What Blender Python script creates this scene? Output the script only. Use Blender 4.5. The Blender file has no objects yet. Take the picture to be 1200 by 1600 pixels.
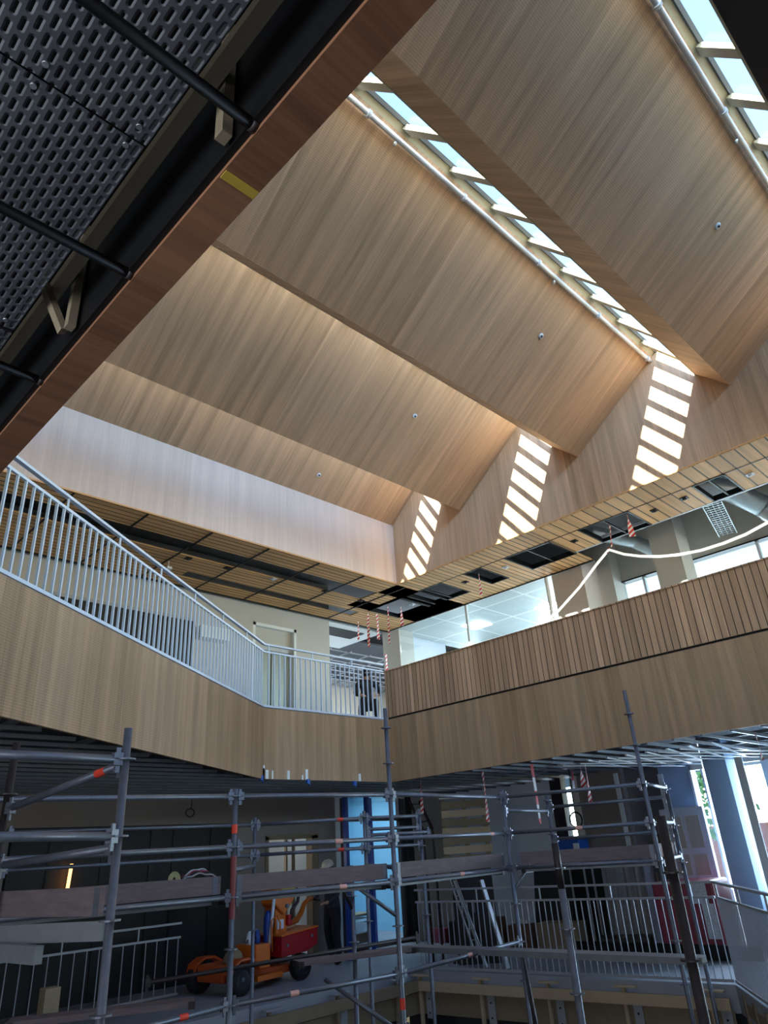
import bpy, bmesh, math, random
from mathutils import Vector, Matrix
random.seed(7)
SC = bpy.context.scene
COL = SC.collection
# ------------------------------------------------------------------ camera
EYE = 1.88
FPX = 1087.75
R = ((0.71288142, -0.69872213, -0.05989549),
     (0.26867671, 0.35101317, -0.89699642),
     (0.64777535, 0.62335956, 0.43796114))       # rows: right, down, forward in world axes
RX, DN, FW = Vector(R[0]), Vector(R[1]), Vector(R[2])
cam_d = bpy.data.cameras.new('camera')
cam_d.sensor_fit = 'VERTICAL'; cam_d.sensor_height = 24.0; cam_d.lens = 24.0*FPX/1600
cam_d.clip_start = 0.02; cam_d.clip_end = 500
cam = bpy.data.objects.new('camera', cam_d); COL.objects.link(cam)
m3 = Matrix((RX, -DN, -FW)).transposed()
cam.matrix_world = Matrix.Translation((0, 0, EYE)) @ m3.to_4x4()
SC.camera = cam
SC.view_settings.view_transform = 'Standard'; SC.view_settings.look = 'None'
SC.view_settings.gamma = 1.0; SC.view_settings.use_curve_mapping = False
SC.view_settings.exposure = 1.22
SC.cycles.max_bounces = 10; SC.cycles.diffuse_bounces = 6; SC.cycles.glossy_bounces = 4
SC.cycles.transmission_bounces = 6; SC.cycles.transparent_max_bounces = 16
SC.cycles.sample_clamp_indirect = 4.0
SC.cycles.use_denoising = True
SC.cycles.caustics_reflective = False; SC.cycles.caustics_refractive = False
# ------------------------------------------------------------------ sky, sun, daylight
world = bpy.data.worlds.new('sky'); SC.world = world; world.use_nodes = True
wn = world.node_tree.nodes; wl = world.node_tree.links; wn.clear()
wo = wn.new('ShaderNodeOutputWorld'); bg = wn.new('ShaderNodeBackground'); sk = wn.new('ShaderNodeTexSky')
sk.sky_type = 'NISHITA'; sk.sun_disc = False; sk.sun_elevation = math.radians(32)
SUNV = Vector((1.0, 0.178, -0.394)).normalized()
sk.sun_rotation = math.atan2(-SUNV.x, -SUNV.y); sk.air_density = 1.0; sk.dust_density = 0.2; sk.ozone_density = 2.2
bg.inputs['Strength'].default_value = .58
wl.new(sk.outputs[0], bg.inputs['Color']); wl.new(bg.outputs[0], wo.inputs['Surface'])
sd = bpy.data.lights.new('sun', 'SUN'); sd.energy = 12.5; sd.angle = math.radians(0.53); sd.color = (1.0, 0.91, 0.75)
so = bpy.data.objects.new('sun', sd); COL.objects.link(so)
so.rotation_euler = SUNV.to_track_quat('-Z', 'Y').to_euler()
def area(name, loc, direction, sx, sy, power, color, portal=False):
    d = bpy.data.lights.new(name, 'AREA'); d.shape = 'RECTANGLE'; d.size = sx; d.size_y = sy
    d.energy = power; d.color = color
    if portal: d.cycles.is_portal = True
    o = bpy.data.objects.new(name, d); COL.objects.link(o); o.location = loc
    D = Vector(direction).normalized()
    x = Vector((1, 0, 0)) if abs(D.x) < .8 else Vector((0, 1, 0))
    z = -D; y = z.cross(x).normalized(); x = y.cross(z)
    o.matrix_world = Matrix.Translation(loc) @ Matrix((x, y, z)).transposed().to_4x4()
    return o
for (py, pz) in ((3.035, 8.91), (.43, 9.03), (5.78, 8.91), (8.38, 8.91), (-2.3, 8.91)):
    area('skylight_portal', (5.3, py-.1, pz+.09), (0, .784, -.62), 10.2, .95, 1, (1, 1, 1), True)
DAY = (0.60, 0.78, 1.0)
area('window_daylight', (15.6, 4.6, 1.9), (-1, .1, -.1), 3.6, 2.2, 380, (.68, .82, 1.0))
area('ceiling_panel_light', (12.6, 14.9, 3.38), (0, 0, -1), 3.6, 2.4, 55, (0.74, 0.88, 1.0))  # unseen lamp added to brighten the room behind the glass front
area('window_daylight', (17.8, 8, 6.1), (-1, 0, -.05), 12.0, 1.8, 420, (0.80, 0.92, 1.0))
area('window_daylight', (12.6, 18.0, 5.9), (-.1, -1, 0), 3.5, 1.8, 60, DAY)
area('window_daylight', (-3.4, 2, 2.2), (1, .3, -.1), 9.0, 1.8, 110, (.85, .92, 1.0))  # unseen fill added behind the viewer, where the wall has no window
area('window_daylight', (5.0, -9.4, 5.8), (.1, 1, 0), 12.0, 2.2, 60, (0.85, 0.93, 1.0))
# ------------------------------------------------------------------ helpers
def ray(px, py):
    return RX*(px-600) + DN*(py-800) + FW*FPX
def on(ax, val, px, py):
    v = ray(px, py); c = Vector((0, 0, EYE)); t = (val-c[ax])/v[ax]
    return c + v*t
def onX(X, px, py): return on(0, X, px, py)
def onY(Y, px, py): return on(1, Y, px, py)
def onZ(Z, px, py): return on(2, Z, px, py)
class M:
    def __init__(s): s.v = []; s.f = []; s.uv = []; s.mi = []; s.sm = []
    def face(s, pts, uv=None, mi=0, smooth=False):
        b = len(s.v); pts = [Vector(p) for p in pts]; s.v += pts
        s.f.append(tuple(range(b, b+len(pts)))); s.mi.append(mi); s.sm.append(smooth)
        if uv is None:
            n = Vector((0, 0, 0))
            for i in range(len(pts)):
                a, c = pts[i], pts[(i+1) % len(pts)]
                n += a.cross(c)
            if n.length < 1e-12: n = Vector((0, 0, 1))
            n.normalize()
            if abs(n.z) > .95: t = Vector((1, 0, 0)); w = Vector((0, 1, 0))
            else:
                t = Vector((0, 0, 1)).cross(n).normalized(); w = n.cross(t)
                if t.x+t.y < 0: t = -t
            uv = [(p.dot(t), p.dot(w)) for p in pts]
        s.uv += uv
        return s
    def hexa(s, c, mi=0):     # c: 8 corners, bottom 4 then top 4 (ccw)
        for q in ((3,2,1,0), (4,5,6,7), (0,1,5,4), (1,2,6,5), (2,3,7,6), (3,0,4,7)):
            s.face([c[i] for i in q], mi=mi)
        return s
    def box(s, x0, x1, y0, y1, z0, z1, mi=0):
        return s.hexa([(x0,y0,z0),(x1,y0,z0),(x1,y1,z0),(x0,y1,z0),(x0,y0,z1),(x1,y0,z1),(x1,y1,z1),(x0,y1,z1)], mi)
    def cbox(s, c, d, mi=0, rz=0.0):
        X = Vector((math.cos(rz), math.sin(rz), 0))*d[0]/2; Y = Vector((-math.sin(rz), math.cos(rz), 0))*d[1]/2
        Z = Vector((0, 0, d[2]/2)); c = Vector(c)
        return s.hexa([c-X-Y-Z, c+X-Y-Z, c+X+Y-Z, c-X+Y-Z, c-X-Y+Z, c+X-Y+Z, c+X+Y+Z, c-X+Y+Z], mi)
    def beam(s, p, q, w, h, up=(0, 0, 1), mi=0):   # w: sideways, h: along up
        p, q = Vector(p), Vector(q); d = (q-p).normalized(); u = Vector(up)
        sd_ = d.cross(u)
        if sd_.length < 1e-5: sd_ = d.cross(Vector((1, 0, 0)))
        sd_.normalize(); u = sd_.cross(d).normalized()
        a = sd_*w/2; b = u*h/2
        return s.hexa([p-a-b, p+a-b, q+a-b, q-a-b, p-a+b, p+a+b, q+a+b, q-a+b], mi)
    def tube(s, pts, r, n=10, mi=0, cap=True):
        pts = [Vector(p) for p in pts]; rs = r if isinstance(r, (list, tuple)) else [r]*len(pts)
        rings = []; ref = None; L = 0
        for i, p in enumerate(pts):
            d = (pts[min(i+1, len(pts)-1)]-pts[max(i-1, 0)]).normalized()
            if ref is None:
                ref = Vector((0, 0, 1)) if abs(d.z) < .9 else Vector((1, 0, 0))
            a = d.cross(ref).normalized(); b = a.cross(d).normalized(); ref = b
            rings.append([p + a*math.cos(2*math.pi*k/n)*rs[i] + b*math.sin(2*math.pi*k/n)*rs[i] for k in range(n)])
        for i in range(len(pts)-1):
            L2 = L+(pts[i+1]-pts[i]).length
            for k in range(n):
                k2 = (k+1) % n
                s.face([rings[i][k], rings[i+1][k], rings[i+1][k2], rings[i][k2]], [(k/n*.2, L), (k/n*.2, L2), ((k+1)/n*.2, L2), ((k+1)/n*.2, L)], mi, True)
            L = L2
        if cap:
            s.face(rings[0], mi=mi); s.face(list(reversed(rings[-1])), mi=mi)
        return s
    def lathe(s, c, prof, axis=(0, 0, 1), n=20, mi=0, smooth=True):
        c = Vector(c); A = Vector(axis).normalized(); t = Vector((1, 0, 0)) if abs(A.x) < .9 else Vector((0, 1, 0))
        X = A.cross(t).normalized(); Y = A.cross(X)
        rings = [[c + A*h + (X*math.cos(2*math.pi*k/n)+Y*math.sin(2*math.pi*k/n))*r for k in range(n)] for r, h in prof]
        for i in range(len(prof)-1):
            for k in range(n):
                k2 = (k+1) % n
                s.face([rings[i][k], rings[i][k2], rings[i+1][k2], rings[i+1][k]], mi=mi, smooth=smooth)
        if prof[0][0] > 1e-4: s.face(list(reversed(rings[0])), mi=mi)
        if prof[-1][0] > 1e-4: s.face(rings[-1], mi=mi)
        return s
    def prism(s, poly, z0, z1, mi=0):
        s.face([(x, y, z1) for x, y in poly], mi=mi); s.face([(x, y, z0) for x, y in reversed(poly)], mi=mi)
        for i in range(len(poly)):
            a, b = poly[i], poly[(i+1) % len(poly)]
            s.face([(a[0], a[1], z0), (b[0], b[1], z0), (b[0], b[1], z1), (a[0], a[1], z1)], mi=mi)
        return s
    def prism_x(s, poly, x0, x1, mi=0):   # poly in (y,z)
        s.face([(x1, y, z) for y, z in poly], mi=mi); s.face([(x0, y, z) for y, z in reversed(poly)], mi=mi)
        for i in range(len(poly)):
            a, b = poly[i], poly[(i+1) % len(poly)]
            s.face([(x0, a[0], a[1]), (x0, b[0], b[1]), (x1, b[0], b[1]), (x1, a[0], a[1])], mi=mi)
        return s
    def prism_dir(s, poly, o, U, V, W, w, mi=0):   # poly (u,v) in plane, extruded by w along W
        o, U, V, W = Vector(o), Vector(U), Vector(V), Vector(W)
        A = [o+U*a+V*b for a, b in poly]; B = [p+W*w for p in A]
        s.face(A, mi=mi); s.face(list(reversed(B)), mi=mi)
        for i in range(len(A)):
            j = (i+1) % len(A); s.face([A[i], B[i], B[j], A[j]], mi=mi)
        return s
    def build(s, name, mat, parent=None, kind=None, origin=None, bevel=0):
        me = bpy.data.meshes.new(name)
        if parent is not None: og = Vector(parent['_o'])
        elif origin is not None: og = Vector(origin)
        else:
            xs = [p.x for p in s.v]; ys = [p.y for p in s.v]; zs = [p.z for p in s.v]
            og = Vector(((min(xs)+max(xs))/2, (min(ys)+max(ys))/2, min(zs)))
        me.from_pydata([p-og for p in s.v], [], s.f)
        uvl = me.uv_layers.new(name='UVMap')
        flat = [c for uv in s.uv for c in uv]
        uvl.data.foreach_set('uv', flat)
        mats = mat if isinstance(mat, (list, tuple)) else [mat]
        for m_ in mats: me.materials.append(m_)
        me.polygons.foreach_set('material_index', s.mi)
        me.polygons.foreach_set('use_smooth', s.sm)
        bm = bmesh.new(); bm.from_mesh(me); bmesh.ops.remove_doubles(bm, verts=bm.verts, dist=1e-5)
        bmesh.ops.recalc_face_normals(bm, faces=bm.faces); bm.to_mesh(me); bm.free()
        me.update()
        o = bpy.data.objects.new(name, me); COL.objects.link(o)
        if parent is not None: o.parent = parent
        else: o.location = og
        o['_o'] = tuple(og)
        if kind: o['kind'] = kind
        if bevel:
            b = o.modifiers.new('bevel', 'BEVEL'); b.width = bevel; b.segments = 2; b.limit_method = 'ANGLE'
        return o
def tag(o, label, cat, group=None, kind=None):
    o['label'] = label; o['category'] = cat
    if group: o['group'] = group
    if kind: o['kind'] = kind
    return o
def thing(name, loc, label, cat, group=None):
    o = bpy.data.objects.new(name, None); COL.objects.link(o); o.location = loc; o.empty_display_size = .1
    o['_o'] = tuple(loc); return tag(o, label, cat, group)
def dup(o, delta, label=None):
    c = o.copy(); COL.objects.link(c); c.location = Vector(o.location)+Vector(delta)
    if label: c['label'] = label
    for ch in list(o.children):
        d = ch.copy(); COL.objects.link(d); d.parent = c
        for g in list(ch.children):
            e = g.copy(); COL.objects.link(e); e.parent = d
    return c
# ------------------------------------------------------------------ materials
def srgb(r, g, b):
    f = lambda c: (c/255/12.92) if c/255 <= .04045 else ((c/255+.055)/1.055)**2.4
    return (f(r), f(g), f(b), 1)
class NT:
    def __init__(s, name):
        s.m = bpy.data.materials.new(name); s.m.use_nodes = True; s.t = s.m.node_tree; s.n = s.t.nodes; s.n.clear()
        s.out = s.n.new('ShaderNodeOutputMaterial'); s.b = s.n.new('ShaderNodeBsdfPrincipled'); s.link(s.b.outputs[0], s.out.inputs[0])
    def link(s, a, b): s.t.links.new(a, b)
    def new(s, t, **k):
        n = s.n.new(t)
        for a, v in k.items(): setattr(n, a, v)
        return n
    def math(s, op, a, b=None, c=None):
        n = s.new('ShaderNodeMath', operation=op)
        for i, x in enumerate((a, b, c)):
            if x is None: continue
            if hasattr(x, 'is_output') or hasattr(x, 'links'): s.link(x, n.inputs[i])
            else: n.inputs[i].default_value = x
        return n.outputs[0]
    def uv(s):
        u = s.new('ShaderNodeUVMap'); x = s.new('ShaderNodeSeparateXYZ'); s.link(u.outputs[0], x.inputs[0]); return x.outputs[0], x.outputs[1]
    def comb(s, a, b, c=0.0):
        n = s.new('ShaderNodeCombineXYZ')
        for i, x in enumerate((a, b, c)):
            if isinstance(x, (int, float)): n.inputs[i].default_value = x
            else: s.link(x, n.inputs[i])
        return n.outputs[0]
    def noise(s, vec, scale=1.0, detail=3.0, rough=.5):
        n = s.new('ShaderNodeTexNoise'); n.inputs['Scale'].default_value = scale; n.inputs['Detail'].default_value = detail
        n.inputs['Roughness'].default_value = rough; s.link(vec, n.inputs['Vector']); return n.outputs[0]
    def white(s, vec):
        n = s.new('ShaderNodeTexWhiteNoise', noise_dimensions='3D'); s.link(vec, n.inputs['Vector']); return n.outputs[0]
    def mix(s, f, a, b, blend='MIX'):
        n = s.new('ShaderNodeMix', data_type='RGBA', blend_type=blend)
        for sock, x in ((n.inputs[0], f), (n.inputs[6], a), (n.inputs[7], b)):
            if isinstance(x, (int, float)): sock.default_value = x
            elif isinstance(x, tuple): sock.default_value = x
            else: s.link(x, sock)
        return n.outputs[2]
def plain(name, col, rough=.6, metal=0.0, var=.12, scale=6.0, bump=0.0, emit=None, stretch=(1, 1, 1)):
    t = NT(name); tc = t.new('ShaderNodeTexCoord'); mp = t.new('ShaderNodeMapping'); mp.inputs['Scale'].default_value = stretch
    t.link(tc.outputs['Object'], mp.inputs[0])
    n = t.noise(mp.outputs[0], scale, 4, .6)
    dark = tuple(c*(1-var) for c in col[:3])+(1,); lite = tuple(min(1, c*(1+var)) for c in col[:3])+(1,)
    c = t.mix(n, dark, lite); t.link(c, t.b.inputs['Base Color'])
    t.b.inputs['Roughness'].default_value = rough; t.b.inputs['Metallic'].default_value = metal
    if bump:
        b = t.new('ShaderNodeBump'); b.inputs['Strength'].default_value = bump; b.inputs['Distance'].default_value = .01
        t.link(n, b.inputs['Height']); t.link(b.outputs[0], t.b.inputs['Normal'])
    if emit:
        t.b.inputs['Emission Color'].default_value = col; t.b.inputs['Emission Strength'].default_value = emit
    return t.m
def wood(name, base, panel=.6, lam=.11, perf=True, amp=.17, grain=.17, swap=False, off=0.0, slats=None, gapcol=.08, slat_var=.10, g2a=1.0):
    t = NT(name); u, v = t.uv()
    if swap: u, v = v, u
    u = t.math('ADD', u, 100.0+off)
    pi = t.math('FLOOR', t.math('DIVIDE', u, panel)); li = t.math('FLOOR', t.math('DIVIDE', u, lam))
    r1 = t.white(t.comb(pi, 3.0, 1.0)); r2 = t.white(t.comb(li, 7.0, 2.0))
    g1 = t.noise(t.comb(t.math('MULTIPLY', u, 70.0), t.math('MULTIPLY', v, 1.3), r1), 1.0, 4, .65)
    g2 = t.noise(t.comb(t.math('MULTIPLY', u, 9.0), t.math('MULTIPLY', v, .30), r1), 1.0, 3, .6)
    val = t.math('ADD', t.math('MULTIPLY_ADD', r1, amp, 1-amp*.5), t.math('MULTIPLY_ADD', r2, amp*.55, -amp*.27))
    val = t.math('ADD', val, t.math('MULTIPLY_ADD', g1, grain*4, -grain*2))
    val = t.math('ADD', val, t.math('MULTIPLY_ADD', g2, g2a, -g2a/2))
    if perf:
        a = t.math('LESS_THAN', t.math('FRACT', t.math('DIVIDE', u, .016)), .42)
        b = t.math('LESS_THAN', t.math('FRACT', t.math('DIVIDE', v, .024)), .36)
        val = t.math('MULTIPLY', val, t.math('SUBTRACT', 1.0, t.math('MULTIPLY', t.math('MULTIPLY', a, b), .42)))
    tint = t.mix(r1, tuple(c*k for c, k in zip(base[:3], (1.0, .985, .96)))+(1,), tuple(c*k for c, k in zip(base[:3], (1.0, 1.02, 1.06)))+(1,))
    n = t.new('ShaderNodeVectorMath', operation='SCALE'); t.link(tint, n.inputs[0]); t.link(val, n.inputs[3])
    col = n.outputs[0]
    if slats:
        pitch, gw = slats
        fr = t.math('FRACT', t.math('DIVIDE', u, pitch)); g = t.math('LESS_THAN', fr, gw/pitch)
        si = t.white(t.comb(t.math('FLOOR', t.math('DIVIDE', u, pitch)), 5.0, 4.0))
        n2 = t.new('ShaderNodeVectorMath', operation='SCALE'); t.link(col, n2.inputs[0]); t.link(t.math('MULTIPLY_ADD', si, slat_var*2, 1-slat_var), n2.inputs[3])
        col = t.mix(g, n2.outputs[0], (base[0]*gapcol, base[1]*gapcol, base[2]*gapcol, 1))
    t.link(col, t.b.inputs['Base Color']); t.b.inputs['Roughness'].default_value = .62
    t.b.inputs['Specular IOR Level'].default_value = .3
    return t.m
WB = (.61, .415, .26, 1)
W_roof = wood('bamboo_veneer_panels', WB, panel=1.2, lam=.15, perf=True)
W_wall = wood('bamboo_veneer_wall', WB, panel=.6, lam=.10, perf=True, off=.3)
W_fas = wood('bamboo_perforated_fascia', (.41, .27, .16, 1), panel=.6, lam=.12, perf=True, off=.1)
W_red = wood('reddish_veneer_edge', (.24, .11, .058, 1), panel=.35, lam=.04, perf=False, amp=.3, swap=True)
W_slat = wood('slatted_parapet_wood', (.50, .32, .20, 1), panel=.1, lam=.1, perf=False, slats=(.1, .012), slat_var=.16, amp=.16)
W_sof = wood('slatted_soffit_wood', (.78, .46, .21, 1), perf=False, swap=True, slats=(.13, .022), panel=.26, lam=.13)
W_sofw = wood('wide_slatted_soffit_wood', (.78, .46, .21, 1), perf=False, swap=True, slats=(.22, .022), panel=.44, lam=.22)
MT_white = plain('white_paint', srgb(214, 222, 232), .4, var=.03)
MT_rail = plain('galvanised_white_rail', srgb(205, 220, 238), .4, .0, var=.05, scale=20)
MT_railg = plain('grey_rail_paint', srgb(165, 168, 175), .45, .2, var=.06, scale=20)
MT_galv = plain('galvanised_scaffold_steel', srgb(108, 114, 128), .45, .5, var=.3, scale=14, stretch=(1, 1, 1))
MT_dark = plain('dark_worn_steel', srgb(58, 52, 54), .5, .5, var=.35, scale=10)
MT_black = plain('black_coated_metal', srgb(14, 14, 16), .5, .2, var=.2)
MT_navy = plain('dark_roof_membrane', srgb(22, 22, 34), .8, var=.2)  # backlit darkness of one roof band, painted as its colour
MT_plank = plain('weathered_scaffold_board', srgb(112, 100, 104), .85, var=.45, scale=5, bump=.3, stretch=(1, 1, 6))
MT_plankl = plain('worn_aluminium_deck', srgb(130, 135, 142), .55, .4, var=.25, scale=7)
MT_pine = plain('pale_pine_timber', srgb(184, 164, 136), .75, var=.18, scale=8, stretch=(1, 1, 5))
MT_pined = plain('raw_pine_batten', srgb(136, 122, 100), .8, var=.2, scale=8)
MT_conc = plain('cast_concrete', srgb(140, 142, 146), .85, var=.18, scale=3, bump=.15)
MT_floor = plain('dusty_concrete_floor', srgb(150, 156, 166), .6, var=.18, scale=1.4)
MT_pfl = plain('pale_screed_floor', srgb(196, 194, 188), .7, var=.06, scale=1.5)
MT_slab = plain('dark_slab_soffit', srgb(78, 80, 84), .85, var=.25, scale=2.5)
MT_plas = plain('grey_plaster', srgb(186, 182, 174), .85, var=.06, scale=1.6)
MT_plasb = plain('beige_screed_wall', srgb(190, 188, 182), .85, var=.08, scale=1.2)
MT_wallw = plain('pale_plasterboard', srgb(206, 214, 226), .8, var=.05, scale=1.5)
MT_wallg = plain('brown_grey_wall', srgb(140, 130, 124), .85, var=.08, scale=1.5)
MT_bcol = plain('blue_grey_column_paint', srgb(158, 184, 216), .8, var=.06, scale=1.5)  # blue haze put into the colour of the right columns and wall panel
MT_tile = plain('white_ceiling_tile', srgb(226, 232, 232), .8, var=.02)
MT_fab = plain('black_panel_coating', srgb(15, 15, 19), .6, var=.3, scale=3)
MT_blue = plain('blue_painted_steel', srgb(20, 62, 150), .4, var=.1)
MT_bluebox = plain('blue_plastic', srgb(32, 92, 180), .4, var=.08)
MT_or = plain('orange_machine_paint', srgb(212, 110, 34), .4, var=.08, scale=5)
MT_orr = plain('worn_orange_red_paint', srgb(196, 88, 40), .5, var=.2, scale=8)
MT_redm = plain('dark_red_machine_paint', srgb(160, 18, 32), .35, var=.1)
MT_rub = plain('black_rubber', srgb(26, 26, 30), .8, var=.3, scale=30)
MT_yel = plain('yellow_label', srgb(210, 180, 40), .5, var=.1)
MT_silver = plain('bright_duct_foil', srgb(190, 195, 198), .35, .8, var=.2, scale=20)
MT_redp = plain('red_plastic_wrap', srgb(140, 58, 76), .4, var=.3, scale=5)
MT_brick = plain('orange_brick', srgb(200, 120, 90), .9, var=.2, scale=6)
MT_leaf = plain('outdoor_foliage', srgb(110, 150, 80), .8, var=.4, scale=9)
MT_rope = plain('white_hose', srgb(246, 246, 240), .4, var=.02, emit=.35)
MT_redt = plain('red_marking_tape', srgb(230, 70, 50), .6, var=.05)
MT_pink = plain('pink_marking_tape', srgb(225, 170, 160), .6, var=.1)
MT_skin = plain('skin', srgb(205, 150, 125), .6, var=.05)
MT_jac = plain('charcoal_jacket', srgb(52, 56, 64), .85, var=.15, scale=12)
MT_trou = plain('black_work_trousers', srgb(24, 25, 32), .85, var=.2, scale=12)
MT_card = plain('brown_cardboard', srgb(110, 82, 62), .85, var=.15)
MT_lining = plain('olive_grey_lining', srgb(170, 166, 140), .6, var=.05)
MT_frame = plain('grey_skylight_frame', srgb(92, 98, 100), .5, .3, var=.05)
MT_raft = plain('cream_rafter_paint', srgb(196, 188, 162), .6, var=.03)
MT_gap = plain('lamp_tube_glow', (1.0, .98, .95, 1), .4, emit=14, var=0)
MT_spot = plain('lamp_disc_glow', (1.0, .98, .94, 1), .4, emit=14, var=0)
def glass(name, tint, refl=.12, extra=1.0):
    t = NT(name); tr = t.new('ShaderNodeBsdfTransparent'); tr.inputs[0].default_value = tint
    gl = t.new('ShaderNodeBsdfGlossy'); gl.inputs['Roughness'].default_value = .02
    fr = t.new('ShaderNodeLayerWeight'); fr.inputs[0].default_value = .5; f5 = t.math('POWER', fr.outputs[1], 5.0)
    mx = t.new('ShaderNodeMixShader'); t.link(t.math('MULTIPLY_ADD', f5, extra*.8, refl*.3), mx.inputs[0])
    t.link(tr.outputs[0], mx.inputs[1]); t.link(gl.outputs[0], mx.inputs[2]); t.link(mx.outputs[0], t.out.inputs[0]); t.n.remove(t.b)
    return t.m
G_sky = glass('skylight_glass', (.92, .96, .97, 1), .05, .15)
G_win = glass('window_glass', (.86, .93, .96, 1), .2)
def hazard():
    t = NT('red_white_hazard_tape'); u, v = t.uv()
    f = t.math('FRACT', t.math('ADD', t.math('MULTIPLY', v, 11.0), t.math('MULTIPLY', u, 9.0)))
    t.link(t.mix(t.math('LESS_THAN', f, .5), srgb(238, 232, 230), srgb(205, 40, 50)), t.b.inputs['Base Color']); return t.m
MT_haz = hazard()
def hazard_wide():
    t = NT('red_white_barrier_board'); u, v = t.uv()
    f = t.math('FRACT', t.math('MULTIPLY', v, 2.3))
    t.link(t.mix(t.math('LESS_THAN', f, .5), srgb(225, 228, 232), srgb(195, 25, 45)), t.b.inputs['Base Color']); return t.m
MT_haz2 = hazard_wide()
def perforated():
    t = NT('perforated_tray_steel'); u, v = t.uv()
    col = t.noise(t.comb(t.math('MULTIPLY', u, 9.0), t.math('MULTIPLY', v, 9.0)), 1, 4, .6)
    t.link(t.mix(col, srgb(84, 85, 90), srgb(146, 148, 153)), t.b.inputs['Base Color'])
    t.b.inputs['Metallic'].default_value = .6; t.b.inputs['Roughness'].default_value = .4
    row = t.math('FLOOR', t.math('DIVIDE', u, .0185))
    v2 = t.math('ADD', v, t.math('MULTIPLY', t.math('MODULO', row, 2.0), .019))
    fu = t.math('ABSOLUTE', t.math('SUBTRACT', t.math('FRACT', t.math('DIVIDE', u, .0185)), .5))
    fv = t.math('ABSOLUTE', t.math('SUBTRACT', t.math('FRACT', t.math('DIVIDE', v2, .038)), .5))
    # rounded slot distance
    dv = t.math('MAXIMUM', t.math('SUBTRACT', t.math('MULTIPLY', fv, .038), .0095), 0.0)
    du = t.math('MULTIPLY', fu, .0185)
    d = t.math('SQRT', t.math('ADD', t.math('MULTIPLY', du, du), t.math('MULTIPLY', dv, dv)))
    hole = t.math('LESS_THAN', d, .0024)
    bh = t.math('MULTIPLY', t.math('MINIMUM', d, .0062), 100.0)
    bp = t.new('ShaderNodeBump'); bp.inputs['Strength'].default_value = 1.0; bp.inputs['Distance'].default_value = .006
    t.link(bh, bp.inputs['Height']); t.link(bp.outputs[0], t.b.inputs['Normal'])
    tr = t.new('ShaderNodeBsdfTransparent'); mx = t.new('ShaderNodeMixShader'); t.link(hole, mx.inputs[0])
    t.link(t.b.outputs[0], mx.inputs[1]); t.link(tr.outputs[0], mx.inputs[2]); t.link(mx.outputs[0], t.out.inputs[0])
    return t.m
MT_perf = perforated()
def tint_grid():
    t = NT('white_grid_ceiling'); u, v = t.uv()
    a = t.math('LESS_THAN', t.math('FRACT', t.math('DIVIDE', u, 1.2)), .035)
    b = t.math('LESS_THAN', t.math('FRACT', t.math('DIVIDE', v, 1.2)), .035)
    t.link(t.mix(t.math('MAXIMUM', a, b), srgb(196, 206, 208), srgb(246, 248, 248)), t.b.inputs['Base Color']); return t.m
MT_grid = tint_grid()

# ================================================================== ROOF: saw-tooth wooden ceiling
XN, XG, YB = 1.4, 10.35, 9.72
ZV, ZP = 8.06, 9.27
# bays: (valley Y, valley Z, peak Y of slope, band top)  the slope runs from the valley towards -Y up to the peak
bays = [(10.20, 8.05, 8.67, 9.29), (7.78, 8.05, 6.10, 9.29), (5.03, 8.05, 3.32, 9.27), (2.305, 8.08, 0.60, 9.27), (-.44, 8.05, -2.13, 9.27)]
bands = [(7.78, 8.05, 8.22, 8.52), (5.03, 8.05, 5.50, 8.50), (2.305, 8.08, 2.75, 8.55), (-.44, 8.05, .256, 8.80), (-3.2, 8.05, -2.72, 8.55)]
def fold(a, b, th, name, mat):     # a,b (y,z) lower->upper, thickness outward (up)
    a = Vector((0,)+a); b = Vector((0,)+b); d = (b-a).normalized(); n = Vector((0, -d.z, d.y))
    if n.z < 0: n = -n
    pts = [a, b, b+n*th, a+n*th]
    m = M(); m.prism_x([(p.y, p.z) for p in pts], XN, XG); return m.build(name, mat, kind='structure')
for i, (vy, vz, py, pz) in enumerate(bays):
    if i == 0:   # cut by the back wall
        fold((YB+.02, 8.05+(10.20-YB-.02)*.81), (py, pz), .12, 'ceiling', W_roof)
    else: fold((vy, vz), (py, pz), .12, 'ceiling', W_roof)
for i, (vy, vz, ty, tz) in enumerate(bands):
    fold((vy, vz), (ty, tz), .10, 'ceiling', MT_navy if i == 3 else W_roof)
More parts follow.
